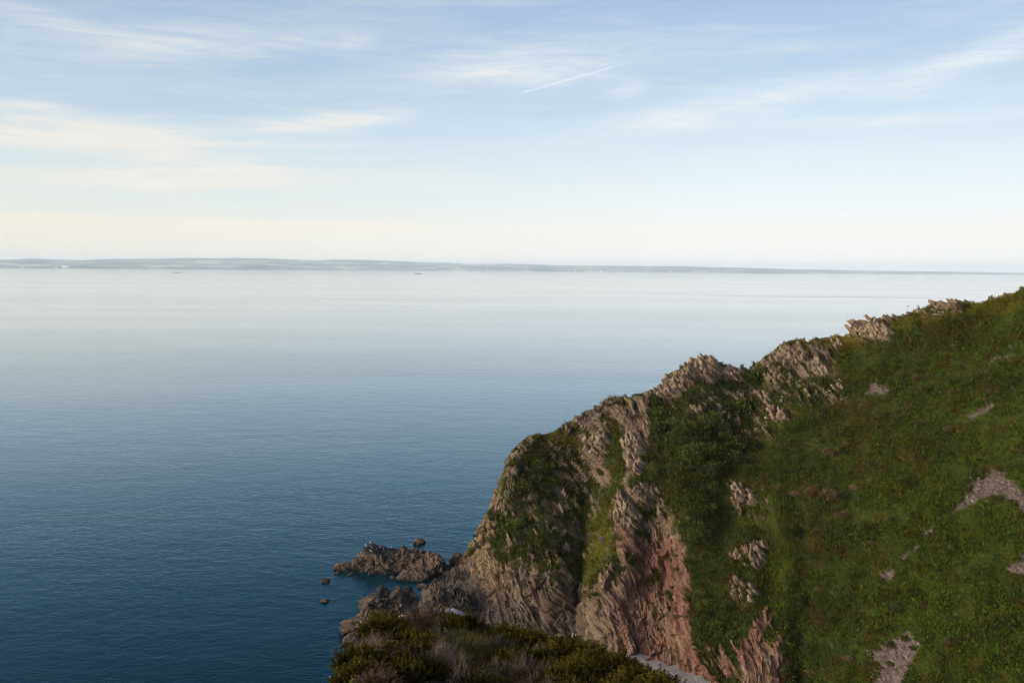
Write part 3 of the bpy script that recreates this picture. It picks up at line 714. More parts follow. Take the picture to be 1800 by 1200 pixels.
# ------------------------------------------------------------------ rocks
def m_rock(c1, c2, c3, dark_top=0.0, wet=0.0, bumpd=0.12, guano=0.0):
    def b(N, out):
        pos = N.n('ShaderNodeNewGeometry').outputs['Position']; oi = N.n('ShaderNodeObjectInfo').outputs['Random']
        st = N.noise(N.mapping(N.mapping(pos, (1, 1, 1), (0, R(-36), 0)), (0.35, 0.35, 3.2)), 1.0, 6, 0.62, 0.3)
        fine = N.noise(pos, 2.6, 7, 0.66); big = N.noise(pos, 0.35, 3, 0.5)
        c = N.mix(N.n('ShaderNodeMapRange', {0: st, 1: 0.35, 2: 0.65}).outputs[0], c1, c2)
        c = N.mix(N.n('ShaderNodeMapRange', {0: N.m('ADD', N.m('MULTIPLY', big, .6), N.m('MULTIPLY', fine, .4)), 1: 0.42, 2: 0.64}).outputs[0], c, c3)
        k = N.m('ADD', 0.75, N.m('MULTIPLY', oi, 0.5)); c = N.mix(1.0, c, N.n('ShaderNodeCombineXYZ', {0: k, 1: k, 2: k}).outputs[0], 'MULTIPLY')
        zc = N.n('ShaderNodeSeparateXYZ', {0: pos}).outputs[2]
        if dark_top:
            zt = N.m('ADD', zc, N.m('MULTIPLY', N.m('SUBTRACT', big, 0.5), 7.0))
            f = N.n('ShaderNodeMapRange', {0: zt, 1: dark_top - 0.5, 2: dark_top + 0.5}).outputs[0]; c = N.mix(f, c, (0.022, 0.021, 0.022))
        if guano:
            gq = N.noise(pos, 3.4, 2, 0.5); f = N.n('ShaderNodeMapRange', {0: gq, 1: 0.66, 2: 0.70, 3: 0, 4: guano}).outputs[0]
            c = N.mix(N.m('MULTIPLY', f, N.n('ShaderNodeMapRange', {0: zc, 1: 2.5, 2: 4.0}).outputs[0]), c, (0.55, 0.54, 0.5))
        if wet:
            f = N.n('ShaderNodeMapRange', {0: N.m('ADD', zc, N.m('MULTIPLY', fine, 0.9)), 1: wet, 2: wet + .5, 3: 0.8, 4: 0.0}).outputs[0]; c = N.mix(f, c, (0.025, 0.02, 0.017))
        h = N.m('ADD', N.m('MULTIPLY', st, .6), N.m('MULTIPLY', fine, .6))
        principled(N, out, Base_Color=c, Roughness=0.9, Specular_IOR_Level=0.08, Normal=bump(N, h, 0.8, bumpd * 3))
    return b
MR_SEA = material('shore_rock', m_rock((0.105, 0.075, 0.050), (0.074, 0.053, 0.037), (0.045, 0.034, 0.026), wet=1.1))
MR_DARK = material('dark_shore_rock', m_rock((0.10, 0.072, 0.048), (0.070, 0.051, 0.036), (0.042, 0.032, 0.025), dark_top=4.6, wet=1.1, guano=.5))
MR_BLACK = material('black_shore_rock', m_rock((0.075, 0.055, 0.036), (0.048, 0.036, 0.026), (0.03, 0.024, 0.02), wet=0.7))
MR_TAN = material('crag_rock', m_rock((0.215, 0.155, 0.092), (0.145, 0.105, 0.066), (0.075, 0.057, 0.042)))
MR_PALE = material('pale_stone', m_rock((0.23, 0.19, 0.145), (0.18, 0.15, 0.12), (0.13, 0.11, 0.09), bumpd=.05))
MR_WHITE = material('white_limed_rock', m_rock((0.42, 0.40, 0.38), (0.34, 0.32, 0.31), (0.22, 0.20, 0.19), bumpd=.02))
def ico(sub):
    bm = bmesh.new(); bmesh.ops.create_icosphere(bm, subdivisions=sub, radius=1.0)
    V = np.array([v.co[:] for v in bm.verts]); Fc = np.array([[v.index for v in f.verts] for f in bm.faces]); bm.free(); return V, Fc
_ico = {k: ico(k) for k in (2, 3, 5, 6)}
def rock_mesh(name, seed, size, mat, sub=5, cuts=16, th=0.5, ln=1.6, amp=0.25, dip=1.0, flat=0.0):
    """an angular rock of the given size: a ball cut by random and bedding planes, then broken into joint blocks"""
    g = np.random.default_rng(seed); V, Fc = _ico[sub]; V = np.sign(V) * np.abs(V) ** .72
    for q in range(cuts):
        nv = g.normal(size=3)
        if q < cuts * .45: nv = BED[q % 3] * (1 if g.random() < .5 else -1) + g.normal(size=3) * .22
        nv /= np.linalg.norm(nv); o = g.uniform(.62, 1.0); dd = V @ nv - o
        V -= np.maximum(dd, 0)[:, None] * nv
    e = np.abs(V).max(0); V = V / e * (np.array(size) / 2)
    Nn = V / np.maximum(np.linalg.norm(V, axis=1), 1e-6)[:, None]
    if amp:
        P = V + seed * 13.7
        h1, _, f1 = blocks(P, th, ln, .3, seed % 50); h2, _, _ = blocks(P, th * .4, ln * .45, .25, seed % 50 + 3)
        V = V + Nn * (amp * (h1 - .5) + amp * .45 * (h2 - .5) + amp * .25 * fbm(P / (ln * .8), 3))[:, None]
    return mesh_np(name, V, Fc, mat)
def sea_rock(u, v, w, h, label, mat, seed, depth=0.8, name='sea_rock', rz=0.0, tilt=0.0, cat='rock', grp=None, sub=5, amp=.13):
    """w, h in px of the photograph; (u, v) the middle of its waterline"""
    p = on_level(np.array(float(u)), np.array(float(v))); k = p[1] / FPX; W = w * k; Hh = h * k * 0.88; D = W * depth
    me = rock_mesh(name, seed, (W * 1.22, D * 1.1, Hh * 1.75), mat, sub, 18, max(.4, Hh * .24), max(1.2, W * .22), amp * min(W, Hh * 2))
    o = obj(name, me, None, (p[0], p[1] + D * .42, Hh * 0.13)); o.rotation_euler = (0, tilt, rz)
    tag(o, label, cat, grp); return o
# the reef off the point
sea_rock(604, 1003, 34, 13, 'low dark rock at the seaward tip of the reef', MR_DARK, 3, .7, tilt=-.15)
sea_rock(628, 1003, 32, 20, 'small stepped brown rock between the reef tip and its dark-topped block', MR_SEA, 4, .8)
RB = sea_rock(660, 1006, 84, 40, 'largest reef rock, tan sides and black top speckled white', MR_DARK, 5, .75, tilt=-.08, sub=6)
sea_rock(706, 1001, 66, 32, 'brown reef rock just right of the black-topped block', MR_SEA, 9, .9, sub=6)
sea_rock(722, 1003, 54, 36, 'peaked brown rock in the middle of the reef', MR_SEA, 22, .9)
sea_rock(706, 1008, 42, 16, 'low brown ledge in front of the reef\'s middle', MR_SEA, 23, .9)
sea_rock(752, 1013, 74, 34, 'ribbed tan rock at the landward end of the reef', MR_SEA, 31, .9, tilt=.12, sub=6)
sea_rock(724, 1021, 48, 17, 'flat tilted slab lying in front of the reef', MR_SEA, 33, .8, tilt=.1)
sea_rock(736, 956, 19, 10, 'tiny lone rock in open water beyond the reef', MR_SEA, 41, .8, sub=3)
sea_rock(569, 1024, 15, 7, 'small brown rock alone off the seaward end of the reef', MR_SEA, 43, .8, sub=3)
sea_rock(570, 1059, 14, 5, 'low dark rock awash, left of the big inshore rock', MR_BLACK, 44, .8, sub=3)
sea_rock(742, 1034, 20, 9, 'small flat tan rock between reef and cliff foot', MR_SEA, 47, .8, sub=3)
sea_rock(800, 995, 20, 26, 'upright brown boulder standing in water beside the point', MR_SEA, 52, .8)
# the inshore rocks
sea_rock(678, 1086, 88, 52, 'big brown inshore rock with a dark peaked top', MR_DARK, 61, .8, tilt=-.12, sub=6)
sea_rock(700, 1084, 44, 54, 'dark knobbly shoulder at the landward end of the big inshore rock', MR_BLACK, 64, .9, sub=6)
sea_rock(630, 1118, 62, 36, 'blocky brown rock in front of the big inshore rock', MR_SEA, 67, .9, sub=6)
sea_rock(664, 1120, 46, 40, 'dark rock wedged between the blocky rock and the near slope', MR_BLACK, 69, .9)
sea_rock(614, 1131, 32, 13, 'small low rock awash at the foot of the blocky rock', MR_SEA, 71, .8, sub=3)
sea_rock(778, 1094, 66, 74, 'tall black and ochre rock buttress at the cliff foot beside the water', MR_BLACK, 75, .9, sub=6)
sea_rock(808, 1092, 60, 58, 'dark broken rock between the black buttress and the cliff', MR_BLACK, 77, .9, sub=6)
for _i, (_u, _v, _w, _h) in enumerate([(592, 1008, 9, 4), (616, 1011, 12, 5), (690, 1016, 10, 4), (768, 1022, 13, 6), (760, 1027, 9, 4), (783, 1003, 12, 7), (772, 1000, 10, 5), (751, 1000, 12, 6), (788, 1012, 16, 9), (738, 1022, 9, 4), (652, 1130, 12, 6), (600, 1136, 9, 3)]):
    sea_rock(_u, _v, _w, _h, 'small brown rock fragment breaking the water around the larger rocks', MR_SEA, 90 + _i, .8, sub=3, grp='rock fragments in the water')
def boulder_pile():
    vs_ = [rock_mesh('boulder', 200 + i, (1.0, rng.uniform(.7, .95), rng.uniform(.6, .85)), MR_SEA, 3, 14, .2, .5, .07) for i in range(6)]
    n = 0
    for i in range(46):
        t = rng.random(); u = 768 + 62 * t + rng.normal() * 5; v = 1026 - 42 * t + rng.normal() * 7
        p = on_level(np.array(u), np.array(v), 0.6); s = rng.uniform(4.5, 13) * p[1] / FPX
        o = obj('boulder', vs_[i % 6], None, p); o.scale = (s, s, s); o.rotation_euler = (rng.uniform(-.5, .5), rng.uniform(-.5, .5), rng.uniform(0, 6))
        tag(o, 'brown boulder tumbled in the pile between the reef and the point', 'boulder', 'boulders piled at the foot of the point')
    for i in range(9):
        u = 966 + rng.normal() * 10; v = 1108 + rng.normal() * 7; p = on_level(np.array(u), np.array(v), 1.0); s = rng.uniform(7, 14) * p[1] / FPX
        o = obj('boulder', vs_[i % 6].copy(), None, p); o.data.materials[0] = MR_BLACK; o.scale = (s, s, s); o.rotation_euler.z = rng.uniform(0, 6)
        tag(o, 'black wet boulder in the heap at the back of the cove', 'boulder', 'black boulders at the back of the cove')
boulder_pile()
# crags: beds of slabs grown into one body each
def slab_bm(bm, c, sz, g, jit=.16, rot=.10):
    ax = BED + g.normal(size=(3, 3)) * rot
    vs_ = []
    for sx in (-1, 1):
        for sy in (-1, 1):
            for s3 in (-1, 1):
                q = np.array([sx * (1 + g.uniform(-jit, jit)), sy * (1 + g.uniform(-jit, jit) * 2), s3 * (1 + g.uniform(-jit, jit) * 2)]) * sz / 2
                vs_.append(bm.verts.new(c + q @ ax))
    r = bmesh.ops.convex_hull(bm, input=vs_)
def crag(poly, n, label, seed, th=(.45, 1.0), ln=(1.6, 4.0), mat=None, out=0.5, vox=0.12, name='rock_outcrop'):
    g = np.random.default_rng(seed); poly = np.array(poly, float); bm = bmesh.new(); lo, hi = poly.min(0), poly.max(0); k = 0; tries = 0
    while k < n and tries < 4000:
        tries += 1; q = g.uniform(lo, hi)
        if in_poly(q[None], poly)[0] < 0: continue
        p, nn = surf(*q); t = g.uniform(*th)
        slab_bm(bm, p + np.array([0, -.6, .35]) * out * g.uniform(-.3, 1), np.array([t, g.uniform(*ln), g.uniform(*ln) * .8]), g); k += 1
    me = bpy.data.meshes.new(name); bm.to_mesh(me); bm.free(); o = obj(name, me)
    md = o.modifiers.new('r', 'REMESH'); md.mode = 'VOXEL'; md.voxel_size = vox
    dg = bpy.context.evaluated_depsgraph_get(); ev = o.evaluated_get(dg).to_mesh()
    V = np.empty(len(ev.vertices) * 3, np.float32); ev.vertices.foreach_get('co', V); V = V.reshape(-1, 3).astype(float)
    Fc = np.array([p.vertices[:] for p in ev.polygons]); o.evaluated_get(dg).to_mesh_clear(); o.modifiers.clear()
    Nn = np.zeros_like(V); fn = np.cross(V[Fc[:, 2]] - V[Fc[:, 0]], V[Fc[:, 3]] - V[Fc[:, 1]])
    for q in range(4): np.add.at(Nn, Fc[:, q], fn)
    Nn /= np.maximum(np.linalg.norm(Nn, axis=1), 1e-9)[:, None]
    h1, _, _ = blocks(V, .35, .9, .2, seed); V += Nn * (.22 * (h1 - .5) + .10 * fbm(V / .5, 3))[:, None]
    o.data = mesh_np(name, V, Fc, mat or MR_TAN); bpy.data.meshes.remove(me)
    tag(o, label, 'rock outcrop'); return o
crag([(1498, 562), (1516, 556), (1550, 566), (1566, 580), (1562, 600), (1546, 600), (1520, 590), (1496, 588)], 85, 'layered rock outcrop jutting square from the crest of the upper ridge', 1, (.5, 1.1), (2, 5))
crag([(1520, 556), (1545, 550), (1570, 550), (1566, 558), (1530, 562)], 16, 'thin rock ledges trailing uphill from the square outcrop', 2, (.3, .7), (1.5, 3))
crag([(1636, 534), (1650, 528), (1675, 530), (1690, 530), (1688, 536), (1660, 542), (1640, 542)], 34, 'weathered grey rock outcrop highest on the crest', 3, (.4, .9), (1.5, 3.5))
crag([(1573, 551), (1590, 545), (1620, 545), (1620, 549), (1590, 551)], 9, 'line of small rocks on the grassy crest between two outcrops', 4, (.3, .6), (.8, 1.6))
crag([(1206, 640), (1214, 631), (1240, 630), (1262, 634), (1268, 648), (1258, 664), (1235, 668), (1212, 662)], 85, 'craggy rock knoll on the crest left of the grassy saddle', 5, (.5, 1.1), (1.6, 4.0))
crag([(1264, 648), (1290, 646), (1308, 656), (1306, 670), (1290, 664), (1268, 656)], 26, 'slanting rock rib running down from the knoll to the saddle', 6, (.4, .9), (1.6, 3.6))
crag([(1172, 672), (1190, 660), (1206, 652), (1212, 668), (1200, 690), (1184, 692), (1166, 690)], 44, 'tilted slab ridge stepping down the crest below the rock knoll', 7, (.5, 1.0), (2, 4.5))
crag([(1132, 694), (1156, 686), (1170, 684), (1168, 696), (1140, 704)], 26, 'heap of grey rocks on the crest above the cliff', 8, (.5, 1.0), (1.2, 2.6))
crag([(1368, 612), (1396, 604), (1418, 610), (1416, 640), (1398, 648), (1374, 640)], 60, 'broad broken crag below the crest right of the saddle', 9, (.6, 1.3), (1.6, 3.6))
crag([(1424, 640), (1440, 632), (1456, 652), (1450, 664), (1432, 656)], 26, 'rounded rock crag on the slope, right of the broad broken crag', 10, (.5, 1.1), (1.6, 3.2))
crag([(1338, 640), (1352, 630), (1362, 634), (1356, 646), (1342, 646)], 14, 'small pale rock block on the crest right of the saddle', 11, (.5, 1.0), (1.4, 2.6))
crag([(1350, 652), (1372, 648), (1380, 668), (1362, 676), (1350, 668)], 20, 'cluster of grey blocks under the broad broken crag', 12, (.5, 1.0), (1.2, 2.4))
crag([(1334, 694), (1346, 688), (1358, 706), (1352, 714), (1338, 706)], 16, 'pale tilted slab standing on the shrubby slope', 13, (.5, 1.0), (2.0, 4.2))
crag([(1354, 714), (1366, 712), (1386, 732), (1376, 742), (1354, 732)], 22, 'mossy rock outcrop beside the pale tilted slab', 14, (.5, 1.0), (1.6, 3.2))
crag([(1222, 716), (1238, 714), (1242, 732), (1228, 732)], 12, 'small outcrop on the slope above the red cliff', 15, (.5, .9), (1.2, 2.4))
crag([(1286, 852), (1312, 850), (1322, 868), (1330, 886), (1316, 884), (1292, 872)], 22, 'scattered pale ledges in the grass above the green spur', 16, (.4, .9), (1.2, 2.6))
crag([(1326, 955), (1344, 952), (1342, 985), (1334, 1006), (1318, 996)], 26, 'pale ribbed ledge high on the grassy spur', 17, (.4, .8), (1.4, 3))
crag([(1284, 966), (1300, 968), (1304, 980), (1288, 982)], 10, 'small pale ledge at the left edge of the grassy spur', 18, (.4, .8), (1.2, 2.2))
crag([(1282, 1018), (1300, 1020), (1336, 1036), (1334, 1058), (1318, 1056), (1290, 1048)], 18, 'lower broken ledge on the grassy spur', 19, (.4, .8), (1.2, 2.4))
crag([(1034, 778), (1050, 764), (1070, 766), (1066, 782), (1046, 800), (1034, 798)], 26, 'pile of stacked flat boulders on the cliff face', 20, (.8, 1.5), (2.2, 4.5))
crag([(1458, 600), (1478, 598), (1484, 606), (1470, 610)], 10, 'low rock ledge on the crest, downhill of the square outcrop', 21, (.4, .8), (1.2, 2.4))
crag([(1476, 664), (1486, 676), (1476, 690), (1464, 682)], 10, 'grey rock cluster at the left edge of a scree patch', 22, (.4, .8), (1.0, 2.0))
crag([(1100, 760), (1130, 770), (1134, 820), (1118, 832), (1098, 800)], 46, 'bright sunlit rib of rock at the top of the cliff', 23, (.6, 1.3), (2.2, 5), MR_TAN, .3)
crag([(1086, 880), (1104, 870), (1120, 900), (1112, 930), (1090, 915)], 26, 'pale blocky buttress above the red cliff', 24, (.6, 1.2), (2, 4), MR_TAN, .3)
crag([(1112, 850), (1150, 856), (1160, 880), (1140, 890), (1118, 872)], 24, 'pale rock ledges at the head of the red cliff', 25, (.5, 1.0), (1.6, 3.4), MR_TAN, .3)
def stones():
    vs_ = [rock_mesh('stone', 300 + i, (1.0, rng.uniform(.6, .9), rng.uniform(.35, .6)), MR_PALE, 2, 12, .2, .5, .0) for i in range(6)]
    regions = [((1632, 545, 1680, 557), 34, (2.5, 5.5), 'white stone in the scatter below the highest outcrop'),
               ((1306, 722, 1350, 764), 34, (2, 6), 'grey stone in the small stone fall on the shrubby slope'),
               ((1340, 662, 1480, 700), 44, (2, 5), 'pale stone lying on the slope below the broken crag'),
               ((1246, 698, 1300, 736), 36, (2, 6), 'pale stone on the shrubby slope below the rock knoll'),
               ((1478, 694, 1498, 704), 7, (2.5, 5.5), 'bright stone in the small group left of the upper scree'),
               ((1140, 700, 1190, 740), 16, (2, 5), 'stone on the brow above the bright rock rib'),
               ((1275, 860, 1345, 915), 14, (2, 4.5), 'pale stone beside the ledges above the green spur'),
               ((1430, 930, 1455, 945), 4, (2.5, 4), 'small pale stone alone in the bracken'),
               ((1520, 1140, 1610, 1200), 34, (2.0, 5.0), 'loose grey stone on the lowest scree patch'),
               ((1690, 840, 1800, 890), 40, (2.0, 5.0), 'loose grey stone on the largest scree patch')]
    k = 0
    for (u0, v0, u1, v1), n, (s0, s1), lab in regions:
        for i in range(n):
            u, v = rng.uniform(u0, u1), rng.uniform(v0, v1); p, nn = surf(u, v); s = rng.uniform(s0, s1) * p[1] / FPX * rng.uniform(.7, 1.2)
            o = obj('stone', vs_[k % 6], None, p + nn * s * .15 + np.array([0, 0, .12])); k += 1; o.scale = (s * 1.3, s, s * 1.2); o.rotation_euler = (rng.uniform(-.4, .4), R(20) + rng.uniform(-.3, .3), rng.uniform(-.6, .6))
            tag(o, lab, 'stone', 'loose stones on the headland')
stones()
# gulls resting on the black-topped reef rock
def gull_mesh():
    bm = bmesh.new(); bmesh.ops.create_uvsphere(bm, u_segments=10, v_segments=7, radius=.5)
    for v in bm.verts: v.co = Vector((v.co.x * .9 - (.25 if v.co.x < -.3 else 0), v.co.y * .36, v.co.z * .42 + .3))
    h = bmesh.ops.create_uvsphere(bm, u_segments=8, v_segments=6, radius=.12)['verts']
    for v in h: v.co += Vector((.42, 0, .56))
    me = bpy.data.meshes.new('gull'); bm.to_mesh(me); bm.free(); me.materials.append(MSHIPW); return me
def gulls():
    me = gull_mesh(); V = np.empty(len(RB.data.vertices) * 3); RB.data.vertices.foreach_get('co', V); V = V.reshape(-1, 3)
    Mx = np.array(RB.matrix_basis); V = V @ Mx[:3, :3].T + Mx[:3, 3]
    top = V[V[:, 2] > 0.75 * V[:, 2].max()]
    for k in range(min(9, len(top))):
        q = top[rng.integers(len(top))]; zt = V[(np.abs(V[:, 0] - q[0]) < .5) & (np.abs(V[:, 1] - q[1]) < .5)][:, 2].max()
        o = obj('gull', me, None, (q[0], q[1], zt - .12)); o.scale = (.34,) * 3; o.rotation_euler.z = rng.uniform(0, 6)
        tag(o, 'white gull resting on the black-topped reef rock', 'bird', 'gulls resting on the reef')
gulls()

# ------------------------------------------------------------------ pebble beach at the back of the cove
def m_beach(N, out):
    pos = N.n('ShaderNodeNewGeometry').outputs['Position']
    v = N.n('ShaderNodeTexVoronoi', {'Vector': pos, 'Scale': 2.2}); b = N.noise(pos, 0.25, 4, 0.6)
    s = N.n('ShaderNodeSeparateColor', {0: v.outputs['Color']}).outputs[0]
    c = N.ramp(s, [(0, (0.09, 0.083, 0.085)), (0.5, (0.145, 0.134, 0.132)), (1, (0.22, 0.205, 0.195))])
    c = N.mix(N.n('ShaderNodeMapRange', {0: b, 1: 0.42, 2: 0.6}).outputs[0], c, (0.12, 0.11, 0.105))
    principled(N, out, Base_Color=c, Roughness=.9, Specular_IOR_Level=.2, Normal=bump(N, v.outputs[0], .6, .25))
def build_beach():
    top = [(978, 1100), (1012, 1118), (1036, 1146), (1055, 1168), (1085, 1174), (1140, 1168), (1180, 1168), (1230, 1192), (1275, 1222), (1320, 1250)]
    n = 90; tu = np.linspace(0, 1, n); P = np.array([on_level(np.array(float(u)), np.array(float(v)), 1.6) for u, v in top]); s = np.linspace(0, 1, len(P))
    A = np.stack([np.interp(tu, s, P[:, q]) for q in range(3)], 1); m = 50; V = np.zeros((n, m, 3))
    dirn = np.array([-.55, -.83]); kk = np.linspace(-9, 40, m)
    V[:, :, :2] = A[:, None, :2] + dirn * kk[None, :, None]; V[:, :, 2] = np.interp(kk, [-9, 0, 14, 26, 40], [2.6, 1.9, .5, -.6, -3.0]) - 3.5 * np.interp(tu, [0, .16, .9, 1], [1, 0, 0, .3])[:, None] * np.clip(kk / 12, 0, 1)
    V[..., 2] += .55 * fbm(V.reshape(-1, 3) / 6, 3).reshape(n, m)
    i, j = np.meshgrid(np.arange(n - 1), np.arange(m - 1), indexing='ij'); a = i * m + j
    Fc = np.stack([a, a + m, a + m + 1, a + 1], -1).reshape(-1, 4)
    if np.cross(V[1, 0] - V[0, 0], V[0, 1] - V[0, 0])[2] < 0: Fc = Fc[:, ::-1]
    tag(obj('beach', mesh_np('beach', V.reshape(-1, 3), Fc, material('pebbles', m_beach), True)), kind='structure')
build_beach()

# ------------------------------------------------------------------ plants on the headland
def m_leaf(name, trans=.3, var=.35):
    def b(N, out):
        col = N.n('ShaderNodeVertexColor', layer_name='Col').outputs[0]; oi = N.n('ShaderNodeObjectInfo').outputs['Random']
        k = N.m('ADD', 1 - var, N.m('MULTIPLY', oi, 2 * var)); c = N.mix(1.0, col, N.n('ShaderNodeCombineXYZ', {0: k, 1: k, 2: k}).outputs[0], 'MULTIPLY')
        d = N.n('ShaderNodeBsdfPrincipled', {'Base Color': c, 'Roughness': .8, 'Specular IOR Level': .06}); t = N.n('ShaderNodeBsdfTranslucent', {0: c})
        mx = N.n('ShaderNodeMixShader', {0: trans, 1: d.outputs[0], 2: t.outputs[0]}); N.t.links.new(mx.outputs[0], out.inputs[0])
    return material(name, b)
M_LEAF = m_leaf('leaves'); M_FROND = m_leaf('fronds', .25, 0.0)
def blades(base, dirv, side, length, width, cols):
    """one lozenge-shaped leaf per row"""
    L = length[:, None]; Wd = width[:, None]
    V = np.stack([base, base + dirv * L * .55 + side * Wd, base + dirv * L, base + dirv * L * .5 - side * Wd], 1).reshape(-1, 3)
    Fc = np.arange(len(base) * 4).reshape(-1, 4); return V, Fc, np.repeat(cols, 4, axis=0)
def unit(v): return v / np.maximum(np.linalg.norm(v, axis=-1, keepdims=True), 1e-9)
def build_bracken():
    g = np.random.default_rng(5); ns, nt = HP.shape[:2]
    a = HP[:-1, :-1]; e1 = HP[1:, :-1] - a; e2 = HP[:-1, 1:] - a; area = np.linalg.norm(np.cross(e1, e2), axis=2)
    uv = px(HP[:-1, :-1].reshape(-1, 3)).reshape(ns - 1, nt - 1, 2)
    ok = (uv[..., 0] > 780) & (uv[..., 0] < 2110) & (uv[..., 1] < 1260)
    jj = np.arange(nt - 1)[None, :] * np.ones((ns - 1, 1)); ok &= (jj > HNB - 12)
    w = area * (1 - HROCK[:-1, :-1]) ** 2 * (1 - HSCREE[:-1, :-1]) ** 2 * ok
    near = np.clip((300.0 / np.maximum(a[..., 1], 100)) ** 1.2, .9, 2.2); w = w * near
    n = 140000; w = w.ravel() / w.sum(); idx = g.choice(len(w), n, p=w)
    i, j = np.divmod(idx, nt - 1); P = HP[i, j] + e1[i, j] * g.random((n, 1)) + e2[i, j] * g.random((n, 1)); Nn = HN[i, j]
    z = surface_zones(P); c = veg_colour(P, z)
    c *= g.uniform(.5, 1.7, (n, 1)); c[:, 0] *= g.uniform(.85, 1.2, n)
    tall = np.clip(.60 + .85 * fbm(P / 6 + 8, 3) + .35 * z['dark'] - .25 * z['dry'] - .1 * z['pale'], .24, 1.3)
    V, Fc, Cc = [], [], []; k = 0; up = np.array([0, 0, 1.0])
    for q in range(5):
        dr = unit(Nn * .35 + up * g.uniform(.1, .8, (n, 1)) + g.normal(size=(n, 3)) * .62)
        sd = unit(np.cross(dr, g.normal(size=(n, 3)))); L = tall * g.uniform(.55, 1.15, n); Wd = L * g.uniform(.13, .26, n)
        base = P + g.normal(size=(n, 3)) * np.array([.28, .28, .08]) + up * (.05 + .30 * tall * g.random(n))[:, None]
        v, f, cc = blades(base, dr, sd, L, Wd, c * g.uniform(.8, 1.2, (n, 1))); V.append(v); Fc.append(f + k); Cc.append(cc); k += len(v)
    me = mesh_np('bracken', np.concatenate(V), np.concatenate(Fc), M_FROND, True, None, np.clip(np.concatenate(Cc), .004, 1))
    o = tag(obj('bracken', me), kind='stuff'); o['label'] = 'green and brown bracken and grass covering the headland slopes'
build_bracken()
def bush_mesh(seed, c0, c1, n=900, leaf=.16):
    g = np.random.default_rng(seed); nl = 7; lob = unit(g.normal(size=(nl, 3)) * [1, 1, .6]) * .42; lob[:, 2] = np.abs(lob[:, 2]) * .8 + .18; lr = g.uniform(.34, .56, nl)
    b = g.integers(0, nl, n); dv = unit(g.normal(size=(n, 3))); dv[:, 2] = np.where(dv[:, 2] < -.35, -dv[:, 2], dv[:, 2])
    P = lob[b] + dv * lr[b][:, None] * (g.random((n, 1)) ** .35); P[:, 2] *= .82
    dr = unit(dv + g.normal(size=(n, 3)) * .7); sd = unit(np.cross(dr, g.normal(size=(n, 3)))); L = leaf * g.uniform(.6, 1.4, n)
    cc = np.array(c0) + (np.array(c1) - c0) * g.random((n, 1)); cc *= g.uniform(.7, 1.3, (n, 1))
    v, f, c = blades(P, dr, sd, L, L * .3, cc); return mesh_np('foliage', v, f, M_LEAF, True, None, c)
